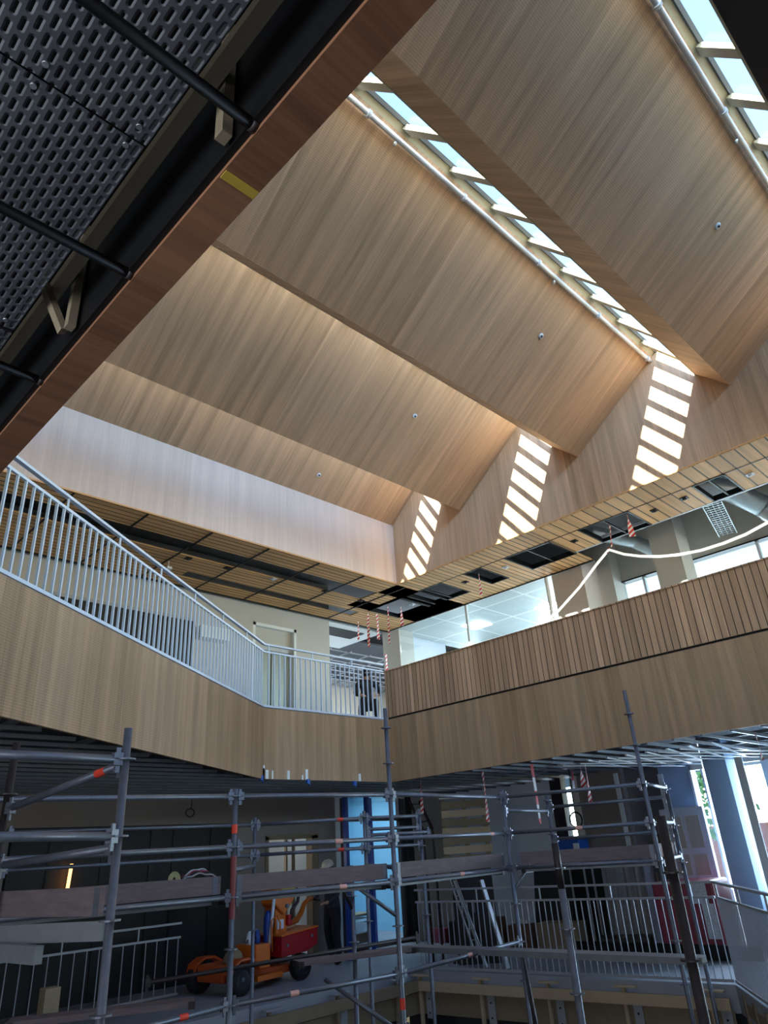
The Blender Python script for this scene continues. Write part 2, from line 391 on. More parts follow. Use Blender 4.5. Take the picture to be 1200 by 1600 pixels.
# skylights
sky_lab = ['farthest skylight strip, mostly hidden behind the folded ceiling', '', '', '']
def skylight(n, lo, hi):
    lo = Vector((0,)+lo); hi = Vector((0,)+hi); d = (hi-lo).normalized(); nn = Vector((0, -d.z, d.y)); D = .10
    if nn.z < 0: nn = -nn
    root = M().box(XN, XG, hi.y-.001, hi.y+.02, hi.z-.0, hi.z+.02).build('window_%d' % n, MT_lining, kind='structure')
    m = M()
    def plank(p, th, mdir):
        a = p; b = p+nn*D; e = mdir*th
        m.prism_x([(a.y, a.z), (b.y, b.z), ((b+e).y, (b+e).z), ((a+e).y, (a+e).z)], XN, XG)
    plank(lo, .04, -d); plank(hi, .04, d)
    m.build('lining', MT_lining, root)
    fm = M()
    for p, e in ((lo+nn*(D-.015), d), (hi+nn*(D-.015), -d)):
        q = p+e*.03; r = nn*.05
        fm.prism_x([(p.y, p.z), (q.y, q.z), ((q+r).y, (q+r).z), ((p+r).y, (p+r).z)], XN, XG)
    fm.build('window_frame', MT_frame, root)
    gm = M(); a = lo+nn*(D+.02); b = hi+nn*(D+.02)
    gm.prism_x([(a.y, a.z), (b.y, b.z), ((b+nn*.012).y, (b+nn*.012).z), ((a+nn*.012).y, (a+nn*.012).z)], XN, XG)
    gm.build('pane', G_sky, root)
    x = XG-.40
    while x > XN:
        r = M(); a = lo+nn*(D-.055); b = hi+nn*(D-.055); e = nn*.06
        r.prism_x([(a.y, a.z), (b.y, b.z), ((b+e).y, (b+e).z), ((a+e).y, (a+e).z)], x-.075, x+.075)
        r.build('rafter', MT_raft, root)
        x -= .82
for k, (i, j) in enumerate(((0, 0), (1, 1), (2, 2), (3, 3), (4, 4))):
    skylight(k+1, (bands[j][2], bands[j][3]), (bays[i][2], bays[i][3]))
# gable wall on the right (profile follows the roof)
prof = [(YB+.15, 7.06), (YB+.15, 8.6)]
for i in range(5):
    vy, vz, py, pz = bays[i]; b = bands[i]
    if i == 0: prof += [(py, pz+.15)]
    else: prof += [(vy+.02, vz+.16), (py, pz+.15)]
    dv = Vector((0, py-b[2], pz-b[3])).normalized(); nn = Vector((0, -dv.z, dv.y))
    prof += [(py+nn.y*.18, pz+nn.z*.18), (b[2]+nn.y*.18, b[3]+nn.z*.18)]
prof += [(-3.35, 8.05), (-3.35, 7.06)]
prof = [p for p in prof]
def gable(x0, x1, name):
    m = M(); m.prism_x(prof, x0, x1)
    return m.build(name, W_wall, kind='structure')
gable(XG, XG+.14, 'wall_right')
gable(XN-.14, XN, 'wall_near')
W_back = wood('pale_veneer_back_wall', (.72, .59, .48, 1), panel=1.2, lam=.10, perf=False, off=.3, amp=.06, grain=.08, g2a=.3)  # veneer lightened here: the wall's brightness is painted into its colour
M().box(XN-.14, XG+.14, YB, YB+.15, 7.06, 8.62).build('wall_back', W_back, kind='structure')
M().box(XN-.14, XG+.14, -3.35, -3.2, 7.06, 8.5).build('wall_front', W_wall, kind='structure')
# thin pale edge trims under the upstand walls
m = M(); m.box(XG-.012, XG+.14, -3.3, YB, 7.035, 7.06); m.build('trim_1', W_sof, kind='structure')
m = M(); m.box(XN, XG, YB-.012, YB+.15, 7.035, 7.06); m.build('trim_2', W_sof, kind='structure')
# flat roof slab around the opening
m = M()
m.box(XG+.14, 19, -10, 19, 7.95, 8.15); m.box(-4, XN-.14, -10, 19, 7.95, 8.15); m.box(XN-.14, XG+.14, YB+.15, 19, 7.95, 8.15); m.box(XN-.14, XG+.14, -10, -3.35, 7.95, 8.15)
m.build('ceiling', MT_conc, kind='structure')
# ceiling pipes under the two skylights
def peak_pipe(y, z, label, xs, x0=XN+.02):
    p = thing('ceiling_pipe', (5, y, z), label, 'pipe', None)
    M().tube([(x0, y, z), (XG-.005, y, z)], .032, 12).build('pipe', MT_white, p)
    for x in xs:
        M().lathe((x-.02, y, z), [(.048, 0), (.048, .04)], (1, 0, 0), 12).tube([(x, y, z), (x, y+.02, z+.12)], .012, 6).build('pipe_clamp', MT_white, p)
    for x in xs[::2]:
        M().lathe((x+.45, y+.035, z-.03), [(.006, -.05), (.022, -.03), (.022, 0), (.012, .04)], (0, -.6, .8), 8).build('nozzle', MT_silver, p)
xs_ = [XG-.12-k*.82*2/1.0 for k in range(6)]
peak_pipe(3.36, 9.19, 'white steel pipe running under the long middle skylight', xs_)
peak_pipe(.64, 9.19, 'white steel pipe under the skylight at the upper right', [x-.3 for x in xs_])
# small sensors on the folds
def sensor(px, py, bay, label):
    vy, vz, pyk, pz = bay; n = Vector((0, -(pz-vz), (pyk-vy))).normalized()  # plane normal
    if n.z > 0: n = -n
    v = ray(px, py); c = Vector((0, 0, EYE)); P0 = Vector((0, vy, vz)); t = (P0-c).dot(n)/v.dot(n); p = c+v*t
    r = thing('ceiling_sensor', p, label, 'sensor', 'round ceiling sensors')
    M().lathe(p, [(.045, -.002), (.045, .012), (.03, .02)], n, 16).build('base', MT_white, r)
    M().lathe(p, [(.018, .018), (.012, .035), (.001, .04)], n, 12).build('eye', MT_dark, r)
sensor(1121, 353, bays[3], 'small round white sensor on the folded ceiling, the uppermost and rightmost one')
sensor(845, 525, bays[2], 'small round white sensor below the middle of the long white pipe')
sensor(648, 650, bays[1], 'small round white sensor on the second fold from the back wall')
sensor(498, 742, bays[0], 'small round white sensor on the lowest fold beside the bright back wall')

# ================================================================== soffit of the upper storey (z 7.06)
ZS = 7.06
def soffit(name, x0, x1, y0, y1, holes, mat, label):
    # holes: list of (hx0,hx1,hy0,hy1); split into cells
    xs = sorted({x0, x1, *[h[0] for h in holes], *[h[1] for h in holes]}); ys = sorted({y0, y1, *[h[2] for h in holes], *[h[3] for h in holes]})
    m = M()
    for a, b in zip(xs, xs[1:]):
        for c, d in zip(ys, ys[1:]):
            cx, cy = (a+b)/2, (c+d)/2
            if any(h[0] < cx < h[1] and h[2] < cy < h[3] for h in holes): continue
            m.box(a, b, c, d, ZS-.03, ZS)
    return m.build(name, mat, kind='structure')
holes_far = [(11.03, 12.05, 9.05, 10.12), (11.03, 12.05, 7.97, 8.45), (11.03, 12.05, 6.3, 7.38), (11.03, 12.05, 10.25, 11.35)]
soffit('ceiling', XG, 12.65, 6.3, 9.72, holes_far, W_sof, '')
holes_near = [(11.03, 11.97, 4.65, 5.68), (11.03, 11.95, 2.95, 3.5)]
soffit('ceiling', XG, 11.98, -3.3, 6.3, holes_near, W_sofw, '')
hb = [(2.0, 10.95, 10.32, 10.9), (6.4, 10.95, 11.58, 11.9), (11.03, 12.05, 9.72, 10.12), (11.03, 12.05, 10.3, 11.35)]
soffit('ceiling', -1, 12.65, 9.72, 12.35, hb, W_sof, '')
# black tee rails and hole rims
m = M()
for x in (1.0, 2.2, 3.4, 4.6, 5.8, 7.0, 8.2, 9.4, 10.6):
    m.box(x-.015, x+.015, 9.74, 12.34, ZS-.045, ZS-.028)
m.box(-1, 12.65, 12.33, 12.37, ZS-.05, ZS+.02); m.box(12.63, 12.67, 6.3, 12.37, ZS-.05, ZS+.02); m.box(11.02, 11.04, -3, 9.7, ZS-.036, ZS-.02)
for (a, b, c, d) in holes_far+holes_near+hb[2:]:
    m.box(a, a+.03, c, d, ZS-.04, ZS+.06); m.box(b-.03, b, c, d, ZS-.04, ZS+.06); m.box(a, b, c, c+.03, ZS-.04, ZS+.06); m.box(a, b, d-.03, d, ZS-.04, ZS+.06)
for (a, b, c, d) in (holes_far[0], holes_far[2], holes_near[0], holes_near[1]):
    m.box(a, b, (c+d)/2-.015, (c+d)/2+.015, ZS-.03, ZS)
m.build('trim_3', MT_black, kind='structure')
m = M(); m.box(11.96, 12.0, -3.3, 6.28, ZS-.035, ZS+.03); m.box(11.9, 12.0, 4.5, 5.8, ZS+.03, ZS+.08); m.build('trim_4', MT_white, kind='structure')
# services seen through the soffit openings
def duct(pts, r, label, mat=MT_silver, name='air_duct'):
    m = M(); P = []
    for a, b in zip(pts, pts[1:]):
        a, b = Vector(a), Vector(b); n = max(2, int((b-a).length/.05))
        for i in range(n): P.append(a.lerp(b, i/n))
    P.append(Vector(pts[-1])); m.tube(P, [r*(1+.05*(i % 2)) for i in range(len(P))], 14)
    return tag(m.build(name, mat), label, 'duct')
duct([(2.0, 10.7, 7.45), (11.0, 10.75, 7.45)], .13, 'silver flexible duct above the long gap in the left soffit')
duct([(11.5, 10.6, 7.4), (11.6, 6.2, 7.4)], .14, 'silver duct above the soffit openings beside the wall with sun stripes')
duct([(12.3, 6.1, 7.5), (13.2, 5.6, 7.35), (13.6, 5.3, 7.1)], .14, 'silver flexible duct end hanging behind the white light hose')
duct([(12.0, 4.0, 7.6), (12.7, 3.4, 7.45), (13.3, 3.1, 7.2), (13.4, 2.9, 6.9)], .2, 'wide silver bent duct at the right edge above the parapet')
duct([(11.5, 3.9, 7.4), (11.6, .2, 7.4)], .14, 'silver duct above the rightmost soffit opening')
m = M()
for y in (12.0, 11.75, 10.45): m.tube([(2, y, 7.3), (11, y, 7.3)], .025, 6)
m.tube([(11.3, 10.8, 7.3), (11.3, 2, 7.3)], .03, 6); m.tube([(11.85, 10.8, 7.5), (11.85, 2, 7.5)], .04, 6)
tag(m.build('service_pipes', MT_dark), 'dark service pipes above the slatted soffit openings', 'pipes')
# cable tray (ladder type) hanging at the right
def cable_tray(label, p, q, w):
    t = thing('cable_tray', p, label, 'cable tray'); p, q = Vector(p), Vector(q); d = (q-p).normalized(); s = d.cross(Vector((0, 0, 1))).normalized()*w/2
    for sg in (-1, 1): M().beam(p+s*sg, q+s*sg, .015, .05).build('side_rail', MT_silver, t)
    n = int((q-p).length/.09)
    m = M()
    for i in range(n+1): c = p+d*(i*.09+.005); m.beam(c-s, c+s, .012, .012)
    for f in (-.5, 0, .5): m.beam(p+s*f, q+s*f, .006, .006)
    m.build('rungs', MT_silver, t); return t
cable_tray('grey wire cable tray hanging at the right beyond the slatted soffit', (12.15, 3.6, 7.12), (13.6, 3.9, 7.0), .32)
cable_tray('long grey cable tray above the gap in the left soffit', (2.2, 10.5, 7.22), (10.8, 10.5, 7.22), .28)
# downlight boxes + sensors in soffit
def downlight(px, py, label, dark=True):
    p = onZ(ZS-.03, px, py)
    r = thing('recessed_downlight', p, label, 'light', 'fittings in the slatted soffit')
    M().cbox(p+Vector((0, 0, -.008)), (.12, .12, .016)).build('trim_ring', MT_black if dark else MT_white, r)
    M().lathe(p+Vector((0, 0, -.016)), [(.035, 0), (.03, -.02), (.005, -.03)], n=12).build('lens', MT_dark if dark else MT_white, r)
for px, py, w, dk in ((1069, 778, 'the rightmost square black one', True), (897, 845, 'black, between the second and third opening from the right', True), (727, 909, 'black, left of the small tape-hung opening', True),
                  (1022, 797, 'a small black one beside the rightmost hanging tape', True), (790, 886, 'white and round, between the two middle openings', False), (1172, 741, 'white and round at the far right', False),
                  (644, 944, 'white and round, near the inner corner', False), (508, 923, 'black, in the left soffit near the corner', True), (564, 938, 'black, beside the corner opening', True),
                  (427, 904, 'white, in the middle of the left soffit', False), (294, 872, 'black, left of the middle of the left soffit', True), (355, 887, 'black, in the left soffit beside the long gap', True)):
    downlight(px, py, 'small soffit fitting, '+w, dk)
# ================================================================== upper storey: floor slab, fascias, parapet
ZU = 4.21
A0 = Vector((.54, 5.31)); A1 = Vector((7.03, 9.86)); AC = Vector((9.95, 9.86))
AD = (A1-A0).normalized(); AN = Vector((-AD.y, AD.x))   # AN points away from the void
void_u = [(.56, -3.2), (.56, 5.34), (7.02, 9.89), (9.98, 9.89), (9.98, -3.2)]
slab_u = [[(.54, 5.38), (7.0, 9.93), (10.0, 9.93), (10.0, 18), (-4, 18), (-4, 5.38)], [(10.0, -3.2), (18.5, -3.2), (18.5, 18), (10.0, 18)], [(-4, -3.2), (.50, -3.2), (.50, 5.38), (-4, 5.38)], [(-4, -9.5), (18.5, -9.5), (18.5, -3.2), (-4, -3.2)]]
for k, pl in enumerate(slab_u):
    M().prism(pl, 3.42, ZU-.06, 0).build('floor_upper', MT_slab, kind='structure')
    M().prism(pl, ZU-.06, ZU, 0).build('floor_upper', MT_pfl, kind='structure')  # pale top added to bounce light up onto the soffit
def fascia(p, q, z0, z1, th, mat, name, into):   # p,q 2D, into: outward 2D normal away from void
    p, q, n = Vector(p), Vector(q), Vector(into).normalized()*th
    m = M(); c = [(p.x, p.y), (q.x, q.y), (q.x+n.x, q.y+n.y), (p.x+n.x, p.y+n.y)]
    m.prism(c, z0, z1); return m.build(name, mat, kind='structure')
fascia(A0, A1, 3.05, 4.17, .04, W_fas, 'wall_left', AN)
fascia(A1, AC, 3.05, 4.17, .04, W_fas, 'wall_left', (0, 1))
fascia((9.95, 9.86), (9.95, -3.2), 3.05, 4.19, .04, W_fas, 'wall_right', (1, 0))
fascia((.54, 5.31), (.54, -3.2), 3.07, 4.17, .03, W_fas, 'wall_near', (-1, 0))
M().box(.462, .54, -3.2, 5.4, 3.05, 3.07).build('trim_20', W_red, kind='structure')
M().box(.448, .462, -3.2, 5.4, 3.06, 3.42).build('trim_21', MT_black, kind='structure')
M().box(.505, .512, -3.2, 5.35, 3.07, 3.42).build('trim_22', MT_black, kind='structure')
# slatted parapet
pr_ = M(); pr_.prism([(9.95, 9.87), (9.95, -3.2), (10.03, -3.2), (10.03, 9.87)], 4.225, 5.12)
pr_.build('wall_right', W_slat, kind='structure')
M().box(9.97, 10.02, -3.2, 9.85, 4.19, 4.225).build('trim_5', MT_black, kind='structure')
M().box(9.93, 10.05, -3.2, 9.87, 5.12, 5.14).build('trim_6', W_slat, kind='structure')
# white shims and blue clamps under the left fascia
for i, (x0, y0, y1, w) in enumerate(((393.5, 1195, 1212, 2), (399.5, 1200, 1216, 2), (408, 1204, 1217, 2), (415, 1203, 1218, 4), (424.5, 1204, 1217, 2), (448.5, 1204, 1219, 4), (471.5, 1211, 1219, 2), (477, 1202, 1220, 4), (560, 1209, 1222, 4))):
    a = onY(9.853, x0, y0); b = onY(9.853, x0+w, y1)
    if x0 < 412: a = Vector(((a.x), 9.853, a.z)); b = Vector((b.x, 9.853, b.z))
    wd = ('leftmost', 'second from the left', 'third from the left', 'fourth from the left, broad', 'fifth from the left', 'sixth from the left, broad', 'short one beside the blue clamp', 'broad one just right of the short one', 'single one under the railing end')[i]
    p = M(); xa = max(a.x, 7.02); p.box(xa, xa+max(.02, (b.x-a.x)), 9.846, 9.858, 3.052, a.z)
    tag(p.build('packing_strip', MT_tile), 'pale packing strip at the lower fascia edge, '+wd, 'strip', 'pale strips at the fascia bottom')
for (px, py, w) in ((386, 1215, 'at the kink of the left fascia'), (481, 1221, 'under the middle of the short fascia'), (554, 1224, 'near the inner corner, darker')):
    p = onY(9.84, px, py); p.x = max(p.x, 6.98)
    c = thing('clamp', p, 'small blue clamp hanging '+w, 'clamp', 'blue clamps on the fascia edge')
    M().cbox(p, (.05, .05, .07)).build('jaw', MT_bluebox, c); M().tube([p, p+Vector((.03, -.02, -.07))], .012, 6).build('handle', MT_blue, c)
# upper balustrade
def rail_run(root, p, q, z0, zt, zh, pitch, mat, r_b=.011, posts=None, first=.06, hand_w=.05):
    p, q = Vector(p), Vector(q); d = (q-p); L = d.length; d.normalize()
    P = lambda s, z: (p.x+d.x*s, p.y+d.y*s, z)
    M().beam(P(0, z0), P(L, z0), .03, .035).build('bottom_rail', mat, root)
    M().beam(P(0, zt), P(L, zt), .03, .03).build('middle_rail', mat, root)
    if zh: M().beam(P(0, zh), P(L, zh), .05, .03).build('handrail', mat, root)
    s = first
    while s < L:
        M().beam(P(s, z0), P(s, zt), r_b*2, r_b*1.2, up=(d.x, d.y, 0)).build('baluster', mat, root); s += pitch
    if zh:
        s = .1
        while s < L:
            M().beam(P(s, zt), P(s, zh), .02, .02).build('handrail_post', mat, root); s += posts or 1.0
rr = thing('balustrade', (5, 8.7, ZU), 'pale metal balustrade with slim balusters on the upper left gallery', 'railing')
off = AN*.03
# baluster count on the long slope is kept below a hundred
rail_run(rr, A0+off, A1+Vector((0, .03)), ZU+.0, ZU+.93, ZU+1.06, .118, MT_rail, r_b=.013, posts=1.0, first=.05)
rail_run(rr, A1+Vector((0.0, .03)), (9.93, 9.89), ZU+.0, ZU+.93, ZU+1.06, .118, MT_rail, r_b=.013, posts=.98, first=.1)
# ------------------------------------------------------------------ upper storey rooms behind
m = M()
YW = 12.45
m.box(-4, 8.55, YW, YW+.2, ZU, 7.9); m.box(9.75, 10.75, YW, YW+.2, ZU, 7.9); m.box(8.55, 9.75, YW, YW+.2, 6.62, 7.9); m.box(10.6, 10.75, YW+.2, 17.5, ZU, 7.9)
m.build('wall_lift', MT_plasb, kind='structure')
m = M(); m.box(8.55, 8.62, YW+.0, YW+.2, ZU, 6.62); m.box(9.68, 9.75, YW, YW+.2, ZU, 6.62); m.box(8.55, 9.75, YW-.0, YW+.2, 6.55, 6.62)
m.build('trim_7', MT_tile, kind='structure')
lp = M().box(8.62, 9.68, YW+.13, YW+.19, ZU, 6.12).build('door_1', plain('lift_door_steel', srgb(150, 158, 150), .4, .4, var=.05), kind='structure')
M().box(8.62, 9.68, YW+.1, YW+.2, 6.12, 6.55).build('transom', MT_plasb, lp)
M().box(9.13, 9.15, YW+.12, YW+.135, ZU, 6.1).build('door_seam', MT_black, lp)
M().box(8.62, 9.68, YW+.09, YW+.14, 6.06, 6.14).build('door_track', MT_silver, lp)
# dark glazed front behind the long balustrade
dg = M().box(3.9, 7.1, YW-.03, YW+.01, ZU+.02, 6.35).build('window_6', MT_fab, kind='structure')
for x in (3.95, 4.9, 6.0, 7.05): M().box(x-.03, x+.03, YW-.05, YW-.028, ZU+.02, 6.35).build('mullion', MT_black, dg)
M().box(3.9, 7.1, YW-.06, YW-.02, 6.35, 6.41).build('window_frame', MT_railg, dg)
# alcove box beside lift (pale protruding bulkhead)
M().box(7.15, 7.8, YW-.25, YW, 6.0, 6.25).build('bulkhead', MT_tile, kind='structure')['kind'] = 'structure'
# corridor beyond: lower ceiling, dark grid, end wall
m = M(); m.box(10.75, 12.6, 12.5, 14.2, 7.0, 7.05); m.build('ceiling', MT_tile, kind='structure')
m = M(); m.box(11.0, 12.2, 12.75, 13.3, 6.985, 6.998); m.build('trim_8', MT_black, kind='structure')
m = M(); m.box(10.75, 18.4, 14.2, 18, 7.3, 7.35); m.build('ceiling', MT_slab, kind='structure')
m = M()
for i in range(8): m.box(10.75, 18.3, 14.4+i*.45, 14.43+i*.45, 7.0, 7.03)
for i in range(10): m.box(10.9+i*.75, 10.93+i*.75, 14.3, 17.9, 7.0, 7.03)
m.build('trim_9', MT_railg, kind='structure')
m = M(); m.box(-4, 18.5, 18.0, 18.2, -4, 5.0); m.box(-4, 18.5, 18.0, 18.2, 6.8, 8.0); m.box(-4, 11.0, 18.0, 18.2, 5.0, 6.8); m.box(14.5, 18.5, 18.0, 18.2, 5, 6.8)
m.build('wall_back', MT_plas, kind='structure')
# corner column + white wall to the right of it
M().box(12.72, 13.25, 12.0, 12.6, ZU, 7.3).build('column', MT_plasb, kind='structure')
M().box(13.25, 14.9, 12.3, 12.5, ZU, 7.02).build('wall_back', MT_wallw, kind='structure')
M().box(14.0, 14.5, 12.2, 12.31, ZU+.3, ZU+1.6).build('wall_panel', plain('yellowish_board', srgb(222, 216, 170), .7), kind='structure')
# glazed rooms to the right of the soffit
m = M(); m.box(12.68, 18.4, 6.95, 12.4, 7.02, 7.06); m.build('ceiling', MT_grid, kind='structure')
m = M(); m.box(14.05, 18.4, -3.0, 6.95, 6.88, 6.92); m.build('ceiling', MT_grid, kind='structure')
M().box(16.5, 16.62, 10.2, 12.3, ZU, 7.02).build('wall_far', MT_wallg, kind='structure')
g1 = M().box(12.69, 12.71, 7.5, 11.95, ZU+.05, 7.0).build('window_7', G_win, kind='structure')
M().box(12.66, 12.74, 7.46, 7.5, ZU, 7.03).box(12.66, 12.74, 9.7, 9.75, ZU, 7.03).build('window_frame', MT_tile, g1)
# light fittings in that room
for (x, y, w) in ((14.2, 10.6, 'near the corner column'), (14.6, 8.6, 'behind the glass, in the middle')):
    p = M().cbox((x, y, 7.01), (.55, .55, .02)); tag(p.build('ceiling_light', MT_spot), 'square white ceiling panel '+w, 'light', 'square panels in the white ceiling')
# right service zone: columns, bulkheads
M().box(12.72, 13.4, 6.62, 7.35, ZU, 7.3).build('column', plain('pinkish_plaster_column', srgb(196, 184, 176), .85), kind='structure')
M().box(12.75, 13.3, 4.57, 5.1, ZU, 7.9).build('column', MT_plas, kind='structure')
M().box(12.75, 13.3, 1.9, 2.4, ZU, 7.9).build('column', MT_plas, kind='structure')
M().box(14.0, 14.15, -3, 6.95, 6.86, 7.9).build('wall_far', MT_plas, kind='structure')
M().box(13.6, 14.15, 6.4, 6.95, ZU, 7.9).build('column', MT_plasb, kind='structure')
m = M(); m.box(13.97, 14.17, -3, 6.95, 6.84, 6.87); m.build('trim_10', MT_black, kind='structure')
g2 = M().box(14.06, 14.08, -3, 6.4, ZU, 6.84).build('window_8', G_win, kind='structure')
for y in (.6, 3.55, 5.9): M().box(14.03, 14.12, y, y+.05, ZU, 6.84).build('mullion', MT_white, g2)
# end facade right, with window band
m = M(); m.box(18.4, 18.6, -10, 18, ZU-1, 5.2); m.box(18.4, 18.6, -10, 18, 6.9, 8.0)
for y in (-10, -6, -2, 2, 6, 10, 14, 17.4): m.box(18.4, 18.6, y, y+.6, 5.2, 6.9)
m.build('wall_outer', MT_plas, kind='structure')

# ================================================================== level 1 (z 0)
void_1 = [(10.42, 9.98), (11.1, 4.75), (9.85, 3.9)]
l1a = [(10.42, 9.98), (10.42, 18), (-4, 18), (-4, 9.98)]
l1b = [(10.42, 18), (10.42, 9.98), (11.1, 4.75), (9.85, 3.9), (5.5, .9), (5.5, -9.5), (18.5, -9.5), (18.5, 18)]
l1c = [(-4, -9.5), (.45, -9.5), (.45, 9.98), (-4, 9.98)]
for pl in (l1a, l1b, l1c): M().prism(pl, -.32, 0, 0).build('floor', MT_floor, kind='structure')
M().box(-4, 18.5, -9.5, 18, -4.1, -4.0).build('floor', MT_slab, kind='structure')
# ceiling grid under the upper slab
def grid_over(poly_test, name):
    m = M()
    for i in range(50):
        y = -3+i*.42
        xs = [x*.25 for x in range(-12, 74)]
        run = None
        for x in xs:
            ok = poly_test(x, y)
            if ok and run is None: run = x
            if (not ok or x == xs[-1]) and run is not None:
                if x-run > .3: m.box(run, x, y-.02, y+.02, 3.09, 3.13)
                run = None
    for i in range(20):
        x = -3+i*1.05; ys = [y*.25 for y in range(-12, 70)]; run = None
        for y in ys:
            ok = poly_test(x, y)
            if ok and run is None: run = y
            if (not ok or y == ys[-1]) and run is not None:
                if y-run > .3: m.box(x-.02, x+.02, run, y, 3.14, 3.19)
                run = None
    return m
def beyond(x, y):
    inside = (x < 10.3 and x > .5 and (Vector((x, y))-A0).dot(AN) < .4 and y < 10.2)
    return not inside and y < 13 and x < 14.4 and x > .8
g = grid_over(beyond, 'g').build('ceiling_grid', plain('dull_grid_steel', srgb(120, 124, 128), .5, .5, var=.3)); tag(g, 'grey metal suspension grid under the upper slab, no panels fitted', 'ceiling grid')
# extra silver battens near the right windows
bt = M()
for i in range(7):
    y = 4.3+i*.35; bt.beam((11.2, y, 3.06), (14.3, y+.6, 3.06), .035, .02); bt.beam((11.2, y+.5, 3.03), (14.3, y-.3, 3.03), .02, .015)
tag(bt.build('ceiling_battens', MT_silver), 'criss-cross bright metal battens under the slab at the right windows', 'battens')
# walls of level 1
Y1 = 13.0
m = M(); m.box(4.4, 8.6, Y1, Y1+.12, 0, 2.58); m.build('wall_left', MT_fab, kind='structure')
m = M()
for x in (5.0, 5.9, 6.8, 7.25, 8.05): m.box(x, x+.05, Y1-.02, Y1, 0, 2.56)
m.build('trim_11', MT_black, kind='structure')
m = M(); m.box(-4, 8.6, Y1, Y1+.15, 2.58, 3.42); m.box(8.6, 9.35, Y1, Y1+.15, 0, 3.42); m.box(9.35, 10.75, Y1, Y1+.15, 2.3, 3.42); m.box(10.75, 11.25, Y1, Y1+.15, 0, 3.42)
m.build('wall_back', MT_wallg, kind='structure')
d2 = M().box(10.55, 10.72, Y1-.03, Y1+.17, 0, 2.3).build('door_2', MT_pined, kind='structure')
M().box(9.35, 9.42, Y1-.03, Y1+.17, 0, 2.3).build('door_frame', MT_pined, d2); M().box(9.35, 10.75, Y1-.03, Y1+.17, 2.24, 2.33).build('door_frame', MT_pined, d2)
M().box(9.0, 12.0, Y1+1.6, Y1+1.7, 0, 3.4).build('wall_back', MT_plas, kind='structure')
for x in (10.1, 10.3): M().box(x, x+.05, Y1+.3, Y1+.36, 0, 2.25).build('post', MT_pined, d2)
lt = thing('work_lamp', onY(13.4, 402, 1368), 'bright upright work lamp shining in the timber doorway', 'lamp')
a = onY(13.4, 403, 1331); b = onY(13.4, 401, 1367)
M().beam(a, b, .05, .05, up=(1, 0, 0)).build('tube', MT_gap, lt)  # glowing tube put in for a bright window gap
M().beam(Vector((b.x, 13.4, 0)), b, .03, .03, up=(1, 0, 0)).build('stand', MT_dark, lt); M().cbox((b.x, 13.4, .02), (.4, .3, .03)).build('base', MT_dark, lt)
# white jamb and glazed front behind the worker
M().box(11.25, 11.4, Y1-.02, Y1+.15, 0, 3.1).build('door_jamb', MT_tile, kind='structure')
gw = M().box(11.45, 13.35, Y1+.02, Y1+.04, .08, 3.0).build('window_9', G_win, kind='structure')
for x in (11.42, 12.35, 13.33): M().box(x-.035, x+.035, Y1-.03, Y1+.08, 0, 3.05).build('mullion', MT_blue if x > 12 and x < 13 else MT_dark, gw)
M().box(11.4, 13.4, Y1-.02, Y1+.08, .0, .09).build('window_frame', MT_dark, gw)
M().box(11.4, 13.4, Y1-.02, Y1+.08, 2.55, 2.62).build('window_frame', MT_dark, gw)
M().box(10.8, 18.3, 16.6, 16.7, 0, 3.4).build('wall_back', plain('light_blue_wall', srgb(150, 205, 232), .7, var=.05), kind='structure')
M().box(15.0, 15.1, Y1+.1, 16.6, 0, 3.4).build('wall_right_lower', bpy.data.materials['light_blue_wall'], kind='structure')
M().box(13.4, 13.62, Y1-.15, Y1+.15, 0, 3.42).build('column', MT_black, kind='structure')
M().box(13.62, 14.6, Y1-.1, Y1+.1, 0, 3.42).build('wall_back', MT_plas, kind='structure')
# blue posts
for (px, py, yy, w) in ((356, 1512, 12.6, 'at the end of the black wall panels'), (547, 1500, 12.6, 'just behind the worker'), (583, 1492, 12.5, 'right of the worker in front of the glass')):
    p = onZ(0, px, py)
    b = thing('blue_post', (p.x, p.y, 0), 'tall blue steel post '+w, 'post', 'blue posts in front of the back wall')
    M().box(p.x-.045, p.x+.045, p.y-.045, p.y+.045, 0.012, 3.05).build('shaft', MT_blue, b)
    M().box(p.x-.1, p.x+.1, p.y-.1, p.y+.1, 0, .012).build('base_plate', MT_blue, b)
# materials stored behind the glass
s = thing('foil_bundle', (12.7, 14.3, 0), 'foil-wrapped bundle on trestle behind the glass front', 'bundle')
M().cbox((12.7, 14.3, .34), (1.3, .7, .3), rz=.2).build('wrap', plain('crumpled_foil', srgb(190, 200, 205), .25, .7, var=.5, scale=16, bump=1), s, bevel=.05)
M().cbox((12.75, 14.3, .56), (1.5, .5, .05), rz=.2).build('board', MT_pined, s); M().cbox((12.7, 14.3, .1), (1.0, .5, .18), rz=.2).build('pallet', MT_card, s)
# right wall X=14.5
def wy(px, py=1315, X=14.5): return onX(X, px, py).y
def wseg(pa, pb, z0, z1, mat, name, th=.15, X=14.5):
    a, b = wy(pa, X=X), wy(pb, X=X); m = M(); m.box(X, X+th, min(a, b), max(a, b), z0, z1); return m.build(name, mat, kind='structure')
wseg(700, 872, 0, 3.42, MT_wallw, 'wall_right_lower')
M().box(14.5, 14.65, wy(700), 13.1, 0, 3.42).build('wall_right_lower', MT_plas, kind='structure')
wseg(872, 890, 0, 3.42, MT_dark, 'wall_right_lower', .2, 14.45)
wseg(905, 920, 0, 3.42, MT_plasb, 'wall_right_lower', .1, 14.5)
wseg(917, 990, 0, 3.42, MT_wallg, 'wall_right_lower', .15, 14.2)
wseg(990, 1052, 0, 3.42, plain('dark_grey_board', srgb(96, 98, 106), .8), 'wall_right_lower')
wseg(1052, 1105, 0, 3.42, MT_bcol, 'wall_right_lower', .2, 14.45)
